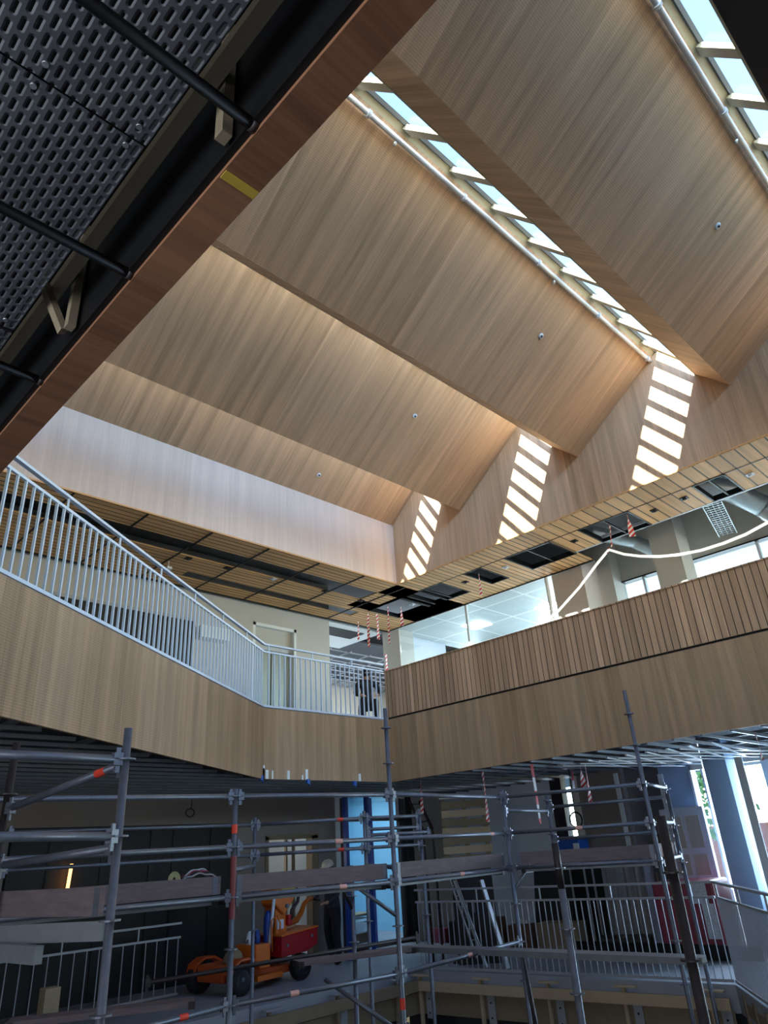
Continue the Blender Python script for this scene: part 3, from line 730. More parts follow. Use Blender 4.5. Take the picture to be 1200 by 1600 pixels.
w = wseg(890, 905, .3, 3.1, G_win, 'window_10', .02)
w2 = wseg(1105, 1128, .9, 2.95, G_win, 'window_11', .02)
m = M()
a, b = wy(1105), wy(1128); m.box(14.45, 14.6, b, a, 0, .9); m.box(14.45, 14.6, b, a, 2.95, 3.42); m.build('wall_right_lower', MT_plasb, kind='structure')
M().box(14.4, 14.62, a-.04, a, .9, 2.95).build('window_frame', MT_white, w2)
M().box(14.4, 14.62, b, b+.04, .9, 2.95).build('window_frame', MT_white, w2)
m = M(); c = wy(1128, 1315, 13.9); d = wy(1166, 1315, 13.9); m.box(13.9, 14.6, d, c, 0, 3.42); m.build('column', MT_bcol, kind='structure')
m = M(); m.box(14.45, 14.6, -1.5, d, 0, .8); m.box(14.45, 14.6, -1.5, d, 2.98, 3.42); m.build('wall_right_lower', MT_plas, kind='structure')
w3 = M().box(14.5, 14.52, -1.5, d, .8, 2.98).build('window_12', G_win, kind='structure')
for y in (d-.7, d-1.0, d-2.2, d-3.4): M().box(14.42, 14.58, y, y+.28, .8, 2.98).build('window_frame', MT_wallw, w3)
M().box(-4, 14.6, -9.5, -9.4, 0, 3.42).build('wall_front', MT_plas, kind='structure')
m = M(); m.box(-4.1, -4, -10, 18, -4, 8); m.build('wall_near', MT_plas, kind='structure')
m = M(); m.box(-4, 18.5, -10, -9.5, -4, 4.6); m.box(-4, 18.5, -10, -9.5, 7.0, 8.1); m.build('wall_front', MT_plas, kind='structure')
M().box(14.6, 18.5, -9.5, -9.4, 0, 3.42).build('wall_front', MT_plas, kind='structure')
# outdoors seen through the right windows
M().box(15, 60, -40, 40, -.5, -.4).build('ground', plain('outdoor_paving', srgb(170, 165, 155), .9), kind='structure')
tag(M().box(26, 27, -4, 14, -.4, 2.0).build('brick_wall', MT_brick), 'orange brick wall outside the bright window', 'wall')
tr = thing('tree', (24.5, 9.6, -.4), 'green tree outside the bright window at the right', 'tree')
m = M(); m.tube([(24.5, 9.6, -.4), (24.5, 9.6, 2.2)], [.12, .07], 8); m.build('trunk', MT_card, tr)
m = M()
for i in range(380):
    a = random.uniform(0, 6.28); zz = random.uniform(-1, 1); rr_ = math.sqrt(1-zz*zz)*random.uniform(.5, 1)
    c = Vector((24.5+math.cos(a)*rr_*1.1, 9.6+math.sin(a)*rr_*1.1, 2.6+zz*1.1)); u = Vector((random.uniform(-1, 1), random.uniform(-1, 1), random.uniform(-1, 1))).normalized()*.16; v_ = u.orthogonal().normalized()*.11
    m.face([c-u, c-v_, c+u, c+v_])
m.build('foliage', MT_leaf, tr)
# leaning white board and grey column edge strips in the right bays
wb = M(); p0 = onX(13.3, 1141, 1165); p1 = onX(13.3, 1200, 1395); wb.beam((13.5, p0.y, 3.0), (13.5, p0.y+.02, 0), .03, .13, up=(0, 1, 0))
tag(wb.build('plasterboard_strip', MT_tile), 'tall pale board standing in front of the right window column', 'board')
ts = M(); q = onX(14.15, 978, 1300); ts.beam((14.17, q.y, 3.05), (14.17, q.y, 0), .03, .09, up=(0, 1, 0)); tag(ts.build('insulation_strip', MT_tile), 'ragged white strip on the edge of the brown-grey wall', 'strip')
q = onX(14.4, 1050, 1300); tag(M().beam((14.42, q.y, 2.95), (14.42, q.y, 0), .04, .1, up=(0, 1, 0)).build('corner_trim_board', MT_white), 'white vertical board left of the stacked door leaves', 'board')
# stacked door leaves with panels
for i in range(2):
    dl = thing('door_leaf', (14.3-i*.12, 6.55-.1*i, 0), ('rear' if i == 0 else 'front')+' white panelled door leaf leaning near the right windows', 'door', 'white door leaves leaning on the wall')
    xx = 14.36-i*.14; y0, y1 = 6.05-i*.12, 6.85-i*.12
    M().box(xx, xx+.04, y0, y1, .02, 2.3).build('leaf', MT_wallw, dl, bevel=.004)
    for (za, zb) in ((.25, 1.0), (1.15, 1.5), (1.6, 2.15)):
        for (ya, yb) in ((y0+.1, y0+.36), (y0+.44, y0+.7)):
            M().box(xx-.012, xx, ya, yb, za, zb).build('raised_panel', MT_plas, dl, bevel=.006)
# ================================================================== overhead, close to the viewer: perforated trays and battens
def tray(y0, y1, x0, x1, z, label, parent_lip=True):
    t = thing('perforated_tray', (x0, y0, z), label, 'tray', 'perforated steel trays overhead')
    m = M(); m.face([(x0, y0, z), (x0, y1, z), (x1, y1, z), (x1, y0, z)], [(x0, y0), (x0, y1), (x1, y1), (x1, y0)])
    m.build('perforated_plate', MT_perf, t)
    M().box(x1-.0015, x1, y0, y1, z, z+.05).build('side_lip', MT_silver, t); M().box(x0, x0+.0015, y0, y1, z, z+.05).build('side_lip', MT_silver, t)
    M().box(x0, x1, y0, y0+.0015, z, z+.012).build('end_lip', MT_dark, t); M().box(x0, x1, y1-.0015, y1, z, z+.012).build('end_lip', MT_dark, t)
    for yy in (y0+.02, y1-.03):
        M().lathe((x1-.03, yy, z-.003), [(.006, 0), (.006, .004), (.002, .006)], n=8).build('bolt', MT_silver, t)
        M().lathe((x1-.2, yy, z-.003), [(.006, 0), (.006, .004), (.002, .006)], n=8).build('bolt', MT_silver, t)
tray(.20, .905, -.30, .352, 3.12, 'perforated grey steel tray at the very top left, the nearest to the top edge')
tray(.910, 1.60, -.30, .352, 3.125, 'perforated grey steel tray below the first seam at the upper left')
tray(1.605, 2.3, -.30, .352, 3.12, 'perforated grey steel tray at the left edge, lowest in view')
for y, w in ((.70, 'uppermost'), (1.172, 'middle'), (1.678, 'lowest')):
    p = thing('hanging_rod', (.435, y, 3.05), 'black round rod crossing under the perforated trays, the %s of three' % w, 'rod', 'black rods under the trays')
    M().tube([(-.6, y, 3.065), (.45, y, 3.065)], .0115, 14).build('rod', MT_black, p)
    M().lathe((.45, y, 3.065), [(.0135, 0), (.0135, .012)], (1, 0, 0), 12).build('end_cap', MT_dark, p)
tag(M().box(.385, .415, -1, 3, 3.20, 3.23).build('timber_batten', MT_pined), 'long thin raw timber batten running beside the trays overhead', 'batten')
def stud(p, q, w, label): tag(M().beam(p, q, w, w*.8, up=(1, 0, 0)).build('timber_stud', MT_pined), label, 'timber', 'timber studs above the trays')
y0_, y1_ = onX(.43, 348, 230).y, onX(.43, 104, 540).y
stud((.43, y0_, 3.065), (.43, y0_, 3.40), .026, 'upright raw timber stud behind the uppermost black rod')
stud((.43, y1_, 3.065), (.43, y1_, 3.40), .024, 'upright raw timber stud between the middle and lowest black rods')
stud((.425, y1_+.03, 3.07), (.37, y1_+.05, 3.20), .022, 'slanting raw timber brace meeting the lower stud')
M().box(-4, .5, -9.4, 5.3, 3.40, 3.42).build('ceiling', MT_black, kind='structure')
tp = onZ(3.049, 372, 290); tag(M().box(.464, .538, tp.y-.014, tp.y+.006, 3.0465, 3.0495).build('tape_mark', plain('mustard_tape', srgb(190, 160, 60), .6)), 'mustard yellow tape strip across the dark wooden edge overhead', 'tape')

# ================================================================== level 1 balustrades
rb = thing('balustrade', (10.8, 7, 0), 'grey metal balustrade along the lower floor edge at the right, with sharp bend', 'railing')
def rail2(root, p, q, pitch, mat, zt=1.03, zh=1.22, first=.04, posts=1.2):
    rail_run(root, p, q, .04, zt, zh, pitch, mat, r_b=.009, posts=posts, first=first)
rail2(rb, (10.46, 9.93), (11.13, 4.76), .105, MT_railg)
rail_run(rb, (11.13, 4.74), (8.4, 2.87), .04, 1.03, 1.22, .08, MT_railg, r_b=.007, posts=1.2, first=.04)
M().box(10.36, 10.5, 9.80, 9.98, 0, .045).build('foot_plate', MT_railg, rb)
rl = thing('balustrade', (5.5, 12.0, 0), 'dark grey metal balustrade beside the stairs at the lower left', 'railing')
rail2(rl, (2.5, 12.0), (6.95, 12.0), .19, MT_railg, zt=.82, zh=1.02)
# staircase behind it
st = thing('staircase', (3.2, 13.2, 0), 'dim staircase with pale treads behind the lower left balustrade', 'stairs')
for i in range(9):
    M().box(1.2, 3.9+.0*i, 12.5+i*.28, 12.8+i*.28, .17*i, .17*i+.06).build('tread', MT_pined, st)
M().beam((3.95, 12.4, -.05), (3.95, 15.0, 1.55), .05, .28).build('stringer', MT_dark, st)
tag(M().beam(onY(12.9, 112, 1350), onY(12.9, 104, 1396), .09, .02, up=(1, 0, 0)).build('lit_strip', plain('amber_glow', (1.0, .42, .12, 1), .5, emit=2.2, var=0)), 'narrow amber-lit opening beside the stairs at the lower left', 'lamp')
bx = onZ(.0, 95, 1600)
tag(M().box(3.35, 3.5, 8.3, 8.45, -.3, .86).build('timber_post', MT_pined), 'square timber post end in front of the lower left balustrade', 'post')

# ================================================================== slab-edge formwork under level 1
fw = thing('slab_edge_formwork', (10.2, 7.5, -1.2), 'pale timber formwork rails and struts under the right lower floor edge', 'formwork')
n1 = Vector((-.992, -.129))   # into the void from the right edge
def fpt(s, off, z):
    a = Vector((10.42, 9.98)); b = Vector((11.1, 4.75)); d = (b-a).normalized(); p = a+d*s+n1*off; return (p.x, p.y, z)
L1 = 5.2
M().beam(fpt(0, .16, -.20), fpt(L1, .16, -.20), .04, .14).build('rail', MT_pine, fw)
M().beam(fpt(0, .16, -.86), fpt(L1, .16, -.86), .04, .14).build('rail', MT_pine, fw)
M().beam(fpt(0, .05, -.45), fpt(L1, .05, -.45), .02, .32).build('plywood', MT_pined, fw)
for s_ in (.15, 1.35, 2.55, 3.75, 4.95):
    M().beam(fpt(s_, .115, -.06), fpt(s_, .115, -1.6), .05, .05).build('upright', MT_pine, fw)
    M().beam(fpt(s_+.16, .10, -.27), fpt(s_+.16, .10, -.66), .13, .015, up=(n1.x, n1.y, 0)).build('bracket_plate', MT_railg, fw)
    M().beam(fpt(s_-.12, .14, -.055), fpt(s_+.2, .14, -.055), .12, .02).build('cap_board', MT_pine, fw)
    for zz in (-.38, -.58): M().lathe(fpt(s_+.16, .115, zz), [(.014, 0), (.014, .012)], (n1.x, n1.y, 0), 8).build('bolt', MT_dark, fw)
fx = thing('slab_edge_formwork', (8, 9.9, -1.2), 'timber formwork with steel brackets under the floor edge below the orange machine', 'formwork')
M().beam((3, 9.83, -.2), (10.3, 9.83, -.2), .04, .16).build('rail', MT_pined, fx)
M().beam((3, 9.83, -.86), (10.3, 9.83, -.86), .04, .14).build('rail', MT_pined, fx)
M().box(3, 10.4, 9.93, 9.96, -.62, -.32).build('plywood', MT_pined, fx)
for x in (4.4, 5.9, 7.2, 8.5, 9.8):
    M().beam((x, 9.87, -.06), (x, 9.87, -1.6), .05, .05).build('upright', MT_pined, fx)
    M().box(x+.08, x+.22, 9.90, 9.92, -.66, -.27).build('bracket_plate', MT_railg, fx)
    M().box(x-.1, x+.22, 9.8, 9.92, -.065, -.045).build('cap_board', MT_railg, fx)
fz = thing('slab_edge_formwork', (10.2, 3.8, -1.2), 'timber formwork under the angled floor edge at the bottom right corner', 'formwork')
M().beam((10.95, 4.62, -.2), (8.4, 2.95, -.2), .04, .14).build('rail', MT_pined, fz)
for f in (.05, .22, .4, .6, .8):
    x, y = 10.95-2.55*f, 4.6-1.67*f; M().beam((x, y+.03, -.06), (x, y+.03, -1.6), .1, .05, up=(-.55, .83, 0)).build('upright', MT_pined, fz)
m = M(); m.box(10.6, 18, 10.2, 10.4, -4, -.33); m.box(-4, 10.4, 10.4, 10.5, -4, -.33); m.build('wall_basement', MT_slab, kind='structure')
m = M(); m.box(11.6, 11.7, -3, 10.2, -4, -.33); m.build('wall_basement', MT_slab, kind='structure')

# ================================================================== scaffolding
ZA, ZBm, ZD, ZE = 2.47, 2.01, 1.58, .73
TR = .0262
PL = dict(P0=(1.82, 5.59), P1=(2.10, 4.42), P3=(4.236, 6.407), P4=(6.122, 6.095), P5=(8.621, 6.361), P6=(9.157, 4.494), P7=(4.66, 2.22), P8=(6.64, 9.5), P9=(7.9, 8.45), P10=(8.81, 8.15), P11=(5.91, 3.85), P12=(10.1, 6.6), P13=(10.55, 4.85), P14=(6.75, 7.5), PL=(1.2, 6.9))
def rosettes(par, x, y, zs, mat):
    for z in zs: M().lathe((x, y, z), [(.03, -.006), (.062, -.005), (.062, .005), (.03, .006)], n=14, smooth=False).build('rosette', mat, par)
def standard(root, k, z0, z1, zs, mat=None, r=TR, jack=None):
    x, y = PL[k]; mt = mat or MT_galv
    s = M().tube([(x, y, z0), (x, y, z1)], r, 14).build('standard', mt, root)
    m_ = s
    for z in zs:
        o = M().lathe((x, y, z), [(.03, -.006), (.062, -.005), (.062, .005), (.03, .006)], n=14, smooth=False).build('rosette', mt, s, )
    return s
def wedge_end(m, p, d):
    m.cbox(Vector(p)+d*.055, (.06, .045, .075), rz=math.atan2(d.y, d.x)); m.beam(Vector(p)+d*.05+Vector((0, 0, .07)), Vector(p)+d*.05-Vector((0, 0, .08)), .012, .03, up=(d.x, d.y, 0))
def ledger(root, a, b, z, mat=None, marks=(), r=.0242, zb=None):
    a = PL[a] if isinstance(a, str) else a; b = PL[b] if isinstance(b, str) else b
    p = Vector((a[0], a[1], z)); q = Vector((b[0], b[1], z if zb is None else zb)); d = (q-p).normalized()
    m = M(); m.tube([p+d*.05, q-d*.05], r, 12); wedge_end(m, p, d); wedge_end(m, q, -d)
    o = m.build('ledger', mat or MT_galv, root)
    for f, mm in marks: M().tube([p.lerp(q, f), p.lerp(q, f)+d*.09], r+.0012, 12, cap=False).build('marking_tape', mm, o)
    return o
sc = thing('scaffold', (6.2, 6.2, -4), 'long grey steel tube scaffold filling the void, from lower left to right', 'scaffold')
zl_ = [3.97, 3.47, 2.97, 2.47, 2.01, 1.58, 1.16, .73, .3]
standard(sc, 'P3', -4, 2.54, [z for z in zl_ if z < 2.5])
s4 = standard(sc, 'P4', -4, 3.44, [3.21, 2.81]+[z for z in zl_ if z < 2.5])
standard(sc, 'P5', -4, 2.56, [z for z in zl_ if z < 2.5])
standard(sc, 'P6', -4, 3.66, [3.35, 2.95]+[z for z in zl_ if z < 2.5])
standard(sc, 'P12', -4, 2.52, [2.45, 1.97, 1.5])
standard(sc, 'P13', -4, 2.5, [2.45, 1.97, 1.5])
standard(sc, 'PL', -4, 2.55, [2.47, 2.01, 1.58])
x3, y3 = PL['P3']; M().tube([(x3, y3, 1.93), (x3, y3, 1.4)], TR+.002, 12, cap=False).build('red_sleeve', plain('dull_red_paint', srgb(130, 60, 66), .6), sc)
M().tube([(x3, y3, 2.21), (x3, y3, 2.13)], TR+.003, 12, cap=False).build('red_marking', MT_redt, sc)
chain = ['PL', 'P3', 'P4', 'P5', 'P6', 'P13']
mk = {('P3', 'P4', ZBm): ((.6, MT_pink),), ('P3', 'P4', ZD): ((.62, MT_pink),), ('P4', 'P5', ZBm): ((.82, MT_pink),), ('P4', 'P5', ZD): ((.5, MT_pink),), ('P5', 'P6', ZBm): ((.5, MT_pink),), ('PL', 'P3', ZE): ((.72, MT_redt),), ('P3', 'P4', ZE): ((.32, MT_pink),), ('P4', 'P5', ZE): ((.5, MT_pink),)}
for a, b in zip(chain, chain[1:]):
    for z in (ZA, ZBm, ZD): ledger(sc, a, b, z, marks=mk.get((a, b, z), ()))
for a, b in (('P3', 'P4'), ('P4', 'P5')): ledger(sc, a, b, ZE, marks=mk.get((a, b, ZE), ()))
ledger(sc, (2.3, 6.15), 'P3', ZE, marks=((.72, MT_redt),))
ledger(sc, 'P3', 'P8', ZBm-.2); ledger(sc, 'P4', 'P9', 1.72)
ledger(sc, 'P12', 'P5', 2.3); ledger(sc, 'P12', 'P13', 2.35); ledger(sc, 'P12', 'P13', 1.9)
def brace(root, p, q, mat=None, r=.021, name='brace'): M().tube([p, q], r, 10).build(name, mat or MT_galv, root)
x5, y5 = PL['P5']; brace(sc, (x5, y5, .66), (7.2, 5.2, -.25), MT_dark, .026)
x4, y4 = PL['P4']; brace(sc, (x4, y4, 1.25), (x4-.42, y4+.25, 1.6)); brace(sc, (x5, y5, 1.3), (x5+.3, y5-.1, 1.62))
brace(sc, (5.6, 6.7, .72), (6.0, 6.0, .25))
# base jack of the middle standard
M().tube([(x4, y4, .52), (x4, y4, .42)], .03, 10, cap=False).build('red_marking', MT_redt, sc)
M().lathe((x4, y4, .26), [(.07, -.02), (.07, .02), (.03, .03)], n=16).build('jack_nut', MT_dark, sc)
# rear scaffold tower
sr = thing('scaffold', (7.8, 8.7, -4), 'smaller rear scaffold tower standing in front of the blue posts', 'scaffold')
for k in ('P8', 'P9', 'P10'): standard(sr, k, -4, 2.46, (2.38, 1.93, 1.5, 1.0))
for z in (2.36, 1.95): ledger(sr, 'P8', 'P9', z, marks=((.75, MT_redt),)); ledger(sr, 'P9', 'P10', z); ledger(sr, (3.2, 9.7), 'P8', z)
ledger(sr, 'P9', (8.9, 8.0), 2.12); ledger(sr, 'P9', 'P10', 2.2)
ledger(sr, (4.3, 8.15), (8.3, 7.85), .78, MT_dark)
standard(sr, 'P14', -4, 1.75, (1.4, .9)); x, y = PL['P14']
M().tube([(x, y, 1.25), (x-.12, y+.04, 1.48), (x-.42, y+.15, 1.60)], .024, 8).build('brace', MT_dark, sr)
# near left scaffold
sl = thing('scaffold', (2.1, 4.4, -4), 'nearest scaffold frame at the left edge with its thick upright and rails', 'scaffold')
standard(sl, 'P1', -4, 2.69, (2.5, 2.06, 1.62, 1.17, .7)); standard(sl, 'P0', -4, 2.75, (2.4, 2.0, 1.6), MT_dark)
LE = (.75, 5.55)
lft = Vector((1.0, 5.0))
def toleft(z, px, py): q = onZ(z, px, py); return (q.x, q.y)
for z, px, py in ((2.5, -60, 1176), (2.06, -60, 1308)):
    q = toleft(z, px, py); ledger(sl, q, 'P1', z)
ledger(sl, 'P0', 'P1', 2.30, zb=2.48, marks=((.78, MT_redt),))
ledger(sl, 'P0', 'P1', 1.95, zb=2.0)
q = toleft(1.56, -60, 1463); M().beam((q[0], q[1], 1.56), (PL['P1'][0], PL['P1'][1]+.04, 1.57), .05, .1).build('deck_transom', MT_plankl, sl)
M().beam((q[0], q[1]+.1, 1.49), (PL['P1'][0]-.3, PL['P1'][1]+.2, 1.48), .05, .09).build('deck_transom', MT_plankl, sl)
# near right scaffold uprights
sn = thing('scaffold', (4.66, 2.22, -4), 'dark rusty scaffold upright close by at the lower right', 'scaffold')
standard(sn, 'P7', -4, 1.98, (1.66, 1.2), MT_dark, r=.031)
sm_ = thing('scaffold', (5.9, 3.85, -4), 'worn scaffold upright left of the dark rusty one, reaching only to the plank level', 'scaffold')
standard(sm_, 'P11', -4, 1.86, (1.66, 1.2, .74), MT_galv, r=.03)
M().tube([(5.91, 3.85, 1.86), (5.91, 3.85, 1.5)], .031, 12).build('spigot', MT_dark, sm_)
# toe boards and deck boards
def toe(a, b, label, z=ZD+.03, h=.155, f0=0.03, f1=.97, offv=(0, .03), mat=None):
    a = Vector(PL[a] if isinstance(a, str) else a); b = Vector(PL[b] if isinstance(b, str) else b)
    p = a.lerp(b, f0)+Vector(offv); q = a.lerp(b, f1)+Vector(offv)
    m = M(); m.beam((p.x, p.y, z+h/2), (q.x, q.y, z+h/2), .032, h)
    t = thing('toe_board', (p.x, p.y, z), label, 'board', None); o = m.build('plank', mat or MT_plank, t, bevel=.004)
    for f in (.02, .98):
        c = p.lerp(q, f); M().cbox((c.x, c.y-.0, z+h/2), (.05, .04, h*.96), rz=math.atan2(q.y-p.y, q.x-p.x)).build('end_clip', MT_galv, t)
toe('PL', 'P3', 'weathered scaffold toe board left of the red-marked standard', offv=(0, .06))
toe('P3', 'P4', 'weathered scaffold toe board in front of the worker', offv=(0, .06))
toe('P4', 'P5', 'weathered scaffold toe board in front of the slatted pallet', offv=(0, .06))
toe('P5', 'P6', 'weathered scaffold toe board below the blue box', offv=(.06, 0))
toe('P6', 'P13', 'reddish weathered toe board at the right end of the scaffold', offv=(0, .06), mat=plain('reddish_board', srgb(112, 72, 76), .85, var=.3))
toe(toleft(1.62, -60, 1440), 'P1', 'dark weathered toe board close by at the left edge', z=1.64, offv=(0, .08), f1=.98)
def deck(a, b, label, z, w=.32, offv=(0, 0), mat=None, th=.05, f0=.02, f1=.98):
    a = Vector(PL[a] if isinstance(a, str) else a); b = Vector(PL[b] if isinstance(b, str) else b); p = a.lerp(b, f0)+Vector(offv); q = a.lerp(b, f1)+Vector(offv)
    t = thing('deck_board', (p.x, p.y, z), label, 'board', None)
    d = (q-p).normalized()
    M().beam((p.x, p.y, z), (q.x, q.y, z), w, th).build('deck_panel', mat or MT_plankl, t)
    for e, s_ in ((p, 1), (q, -1)): M().beam((e.x, e.y, z-.01), (e.x+d.x*.06*s_, e.y+d.y*.06*s_, z-.01), w+.01, th+.012).build('end_frame', MT_dark, t)
deck('P3', 'P4', 'grey scaffold deck board under the toe board before the worker', ZD-.03, offv=(.02, .26))
deck('P4', 'P5', 'grey scaffold deck board under the toe board before the pallet', ZD-.03, offv=(0, .26))
deck('P5', 'P6', 'grey scaffold deck board at the plank level below the blue box', ZD-.03, offv=(.26, 0))
deck('PL', 'P3', 'grey scaffold deck board left of the red-marked standard', ZD-.03, offv=(0, .26))
deck((7.62, 7.45), (7.85, 3.55), 'long grey metal deck board crossing in front of the right balustrade', .74, w=.24, mat=MT_plankl, th=.06)
deck((6.0, 7.75), (7.5, 7.2), 'dark deck board just below the machine and worker', .76, w=.24, mat=MT_plank)
deck((2.8, 7.75), (4.25, 6.95), 'dark deck board at the lower left above the floor edge', .72, w=.24, mat=MT_plank)

# ================================================================== hazard tapes and barrier strips
def tape(X, a, b, label, w=.05, ax=0, mat=None, twist=2.2):
    p = on(ax, X, *a); q = on(ax, X, *b)
    p.z = 7.05 if p.z > 6.3 else (3.1 if p.z < 3.5 else p.z)
    p = Vector((q.x*.0+p.x, p.y, p.z)); q = Vector((p.x, p.y, q.z))+Vector((q.x-p.x, q.y-p.y, 0))*.5
    m = M(); n = 18; prev = None; L = (p-q).length; ph = random.uniform(0, 3)
    for i in range(n+1):
        f = i/n; c = p.lerp(q, f)+Vector((math.sin(f*3+ph)*.006, math.cos(f*2.4+ph)*.006, 0)); a_ = ph*.3+.9*math.sin(f*twist+ph)-.8
        s_ = Vector((math.cos(a_), math.sin(a_), 0))*w/2; t_ = Vector((-math.sin(a_), math.cos(a_), 0))*.0012
        cur = (c-s_-t_, c+s_-t_, c+s_+t_, c-s_+t_, f*L)
        if prev:
            for k in range(4):
                k2 = (k+1) % 4; m.face([prev[k], prev[k2], cur[k2], cur[k]], [(0 if k in (0, 3) else w, prev[4]), (0 if k2 in (0, 3) else w, prev[4]), (0 if k2 in (0, 3) else w, cur[4]), (0 if k in (0, 3) else w, cur[4])])
        prev = cur
    return tag(m.build('hazard_tape', mat or MT_haz), label, 'tape', 'hanging red and white tapes')
tape(11.4, (559, 960), (559.5, 1000), 'red and white tape hanging at the corner of the soffit, leftmost of the cluster', .05)
tape(11.2, (575, 964), (576.5, 1011), 'red and white tape in the corner cluster, second from the left', .06)
tape(11.4, (588, 945), (591.5, 999), 'red and white tape in the corner cluster, third from the left and broad', .08)
tape(11.2, (605, 938), (608.5, 1006), 'thin long red and white tape right of the broad one in the corner cluster', .035)
tape(11.5, (624.7, 932), (629.3, 978), 'red and white tape, rightmost of the corner cluster', .08)
tape(11.2, (603, 1022), (604, 1048), 'short red and white tape just above the end of the pale balustrade', .07)
tape(11.3, (745.8, 882), (752, 931), 'lone red and white tape hanging from the small opening in the right soffit', .06)
tape(11.35, (948.5, 800), (950.3, 857), 'thin red and white tape holding up the white light hose', .045)
tape(11.2, (977, 795), (990, 838), 'broad red and white tape beside the light hose', .11)
tape(10.9, (831, 1196), (844, 1287), 'long red and white barrier strip hanging below the right fascia', .10, mat=MT_haz2, twist=.4)
tape(12.5, (893, 1203), (897, 1233), 'short red and white barrier strip right of the long one', .09, mat=MT_haz2, twist=.4)
tape(12.2, (908, 1210), (915, 1233), 'bunched red and white tape above the coiled cable', .12)
tape(12.1, (917, 1212), (921, 1255), 'red and white tape hanging beside the bunched one, reaching lower', .08)
tape(10.9, (757, 1232), (762, 1284), 'red and white tape beside the right edge of the slatted pallet', .07)
tape(10.8, (657, 1222), (659, 1272), 'red and white tape hanging in front of the dark steps', .06)
tape(11.3, (1184, 1158), (1190, 1188), 'short red and white tape at the far right under the slab', .06)
# white light hose
hp = [onX(11.5, *p) for p in ((800, 1010), (838, 982), (872, 955), (905, 918), (932, 882), (950, 860))]
hp2 = [onX(11.5, *p) for p in ((952, 859), (975, 866), (1000, 869), (1030, 869.5), (1060, 867), (1095, 860), (1130, 849), (1165, 835), (1200, 816), (1240, 790))]
m = M(); m.tube(hp+hp2, .024, 10)
hz = thing('light_hose', hp[5], 'white plastic light hose drooping in a long curve above the slatted parapet', 'hose'); m.build('hose', MT_rope, hz)
M().tube([Vector(hp[5])+Vector((0, -.03, .05)), Vector(hp[5])+Vector((0, .03, -.05))], .012, 6).build('hook', MT_redt, hz)
# cable coil + hanging cables
cc = onX(12.6, 900, 1281); m = M(); P = []
for i in range(65): a_ = i/64*4*math.pi; P.append(cc+Vector((0, math.cos(a_)*.13+random.uniform(-.004, .004), math.sin(a_)*.13)))
m.tube(P, .014, 6, cap=False); co = thing('cable_coil', cc, 'black coiled cable hanging in front of the right wall', 'cable'); m.build('coil', MT_black, co); M().tube([cc+Vector((0, 0, .13)), Vector((cc.x, cc.y-.03, 3.1))], .01, 6).build('hanger', MT_black, co)
cc = onY(12.8, 297, 1270); m = M(); P = []
for i in range(30): a_ = i/29*2*math.pi; P.append(cc+Vector((math.cos(a_)*.09, 0, math.sin(a_)*.07)))
m.tube(P, .012, 6, cap=False); m.tube([cc+Vector((.02, 0, .07)), Vector((cc.x+.03, cc.y, 3.1))], .008, 6)
tag(m.build('cable_loop', MT_dark), 'small dark cable loop hanging before the left rear wall', 'cable')
cc = onZ(6.2, 265, 860); c0 = onY(11.3, 268, 833); c1 = onY(11.3, 263, 888)
hl = thing('hanging_sensor', c1, 'small white device hanging on a cord in front of the left soffit', 'sensor'); M().tube([Vector((c1.x, c1.y, ZS)), c1], .008, 6).build('cord', MT_white, hl)
M().cbox(c1, (.1, .1, .05)).build('housing', MT_white, hl)

# ================================================================== stored materials at the right
pal = thing('slatted_pallet', (11.4, 9.4, 1.62), 'upright pale wooden pallet of horizontal boards behind the scaffold', 'pallet')
c0 = Vector((11.10, 9.66, 0)); c1 = Vector((11.66, 9.02, 0)); zb, zt_ = 1.602, 2.70
dv = (c1-c0); dn = Vector((-dv.y, dv.x, 0)).normalized()
for i in range(7):
    f = i/7; z = zb+(zt_-zb)*(f+.065); sh = dn*(-.10*f); tw = random.uniform(-.012, .012)
    M().beam(c0+sh-dv*(.05-.04*f)+Vector((0, 0, z+tw)), c1+sh+dv*.04+Vector((0, 0, z-tw)), .025, .125).build('board', MT_pine if i % 2 else MT_pined, pal)
for f in (.05, .5, .95): M().beam(c0+dv*f+dn*.05+Vector((0, 0, zb)), c0+dv*f-dn*.04+Vector((0, 0, zt_)), .08, .06).build('bearer', MT_pined, pal)
M().beam(c0+dn*-.12-dv*.05+Vector((0, 0, zt_+.03)), c1+dn*-.12+dv*.08+Vector((0, 0, zt_+.03)), .3, .02).build('top_board', MT_tile, pal)
cr = thing('black_cabinet', (11.6, 9.5, 0), 'black box cabinet standing under the slatted pallet', 'cabinet')
M().cbox((11.5, 9.43, .8), (.75, .5, 1.6), rz=-.86).build('body', MT_fab, cr, bevel=.01); M().cbox((11.27, 9.25, .9), (.03, .05, .2), rz=-.86).build('handle', MT_galv, cr)
# dark steps
sp = thing('step_ladder', (11.2, 10.3, 0), 'dark metal step ladder leaning beside the slatted pallet', 'ladder')
q0, q1 = onX(11.2, 640, 1252), onX(11.2, 662, 1300); q2, q3 = onX(11.2, 655, 1252), onX(11.2, 676, 1296)

for a_, b_ in ((q0, q1), (q2, q3)): M().beam(a_, b_, .03, .05).build('side_rail', MT_dark, sp)
for f in (.1, .4, .7, .95): M().beam(q0.lerp(q1, f), q2.lerp(q3, f), .07, .02).build('tread', MT_dark, sp)
M().beam(q1, Vector((q1.x, q1.y, 0)), .03, .03, up=(1, 0, 0)).build('leg', MT_dark, sp); M().beam(q3, Vector((q3.x, q3.y, 0)), .03, .03, up=(1, 0, 0)).build('leg', MT_dark, sp)
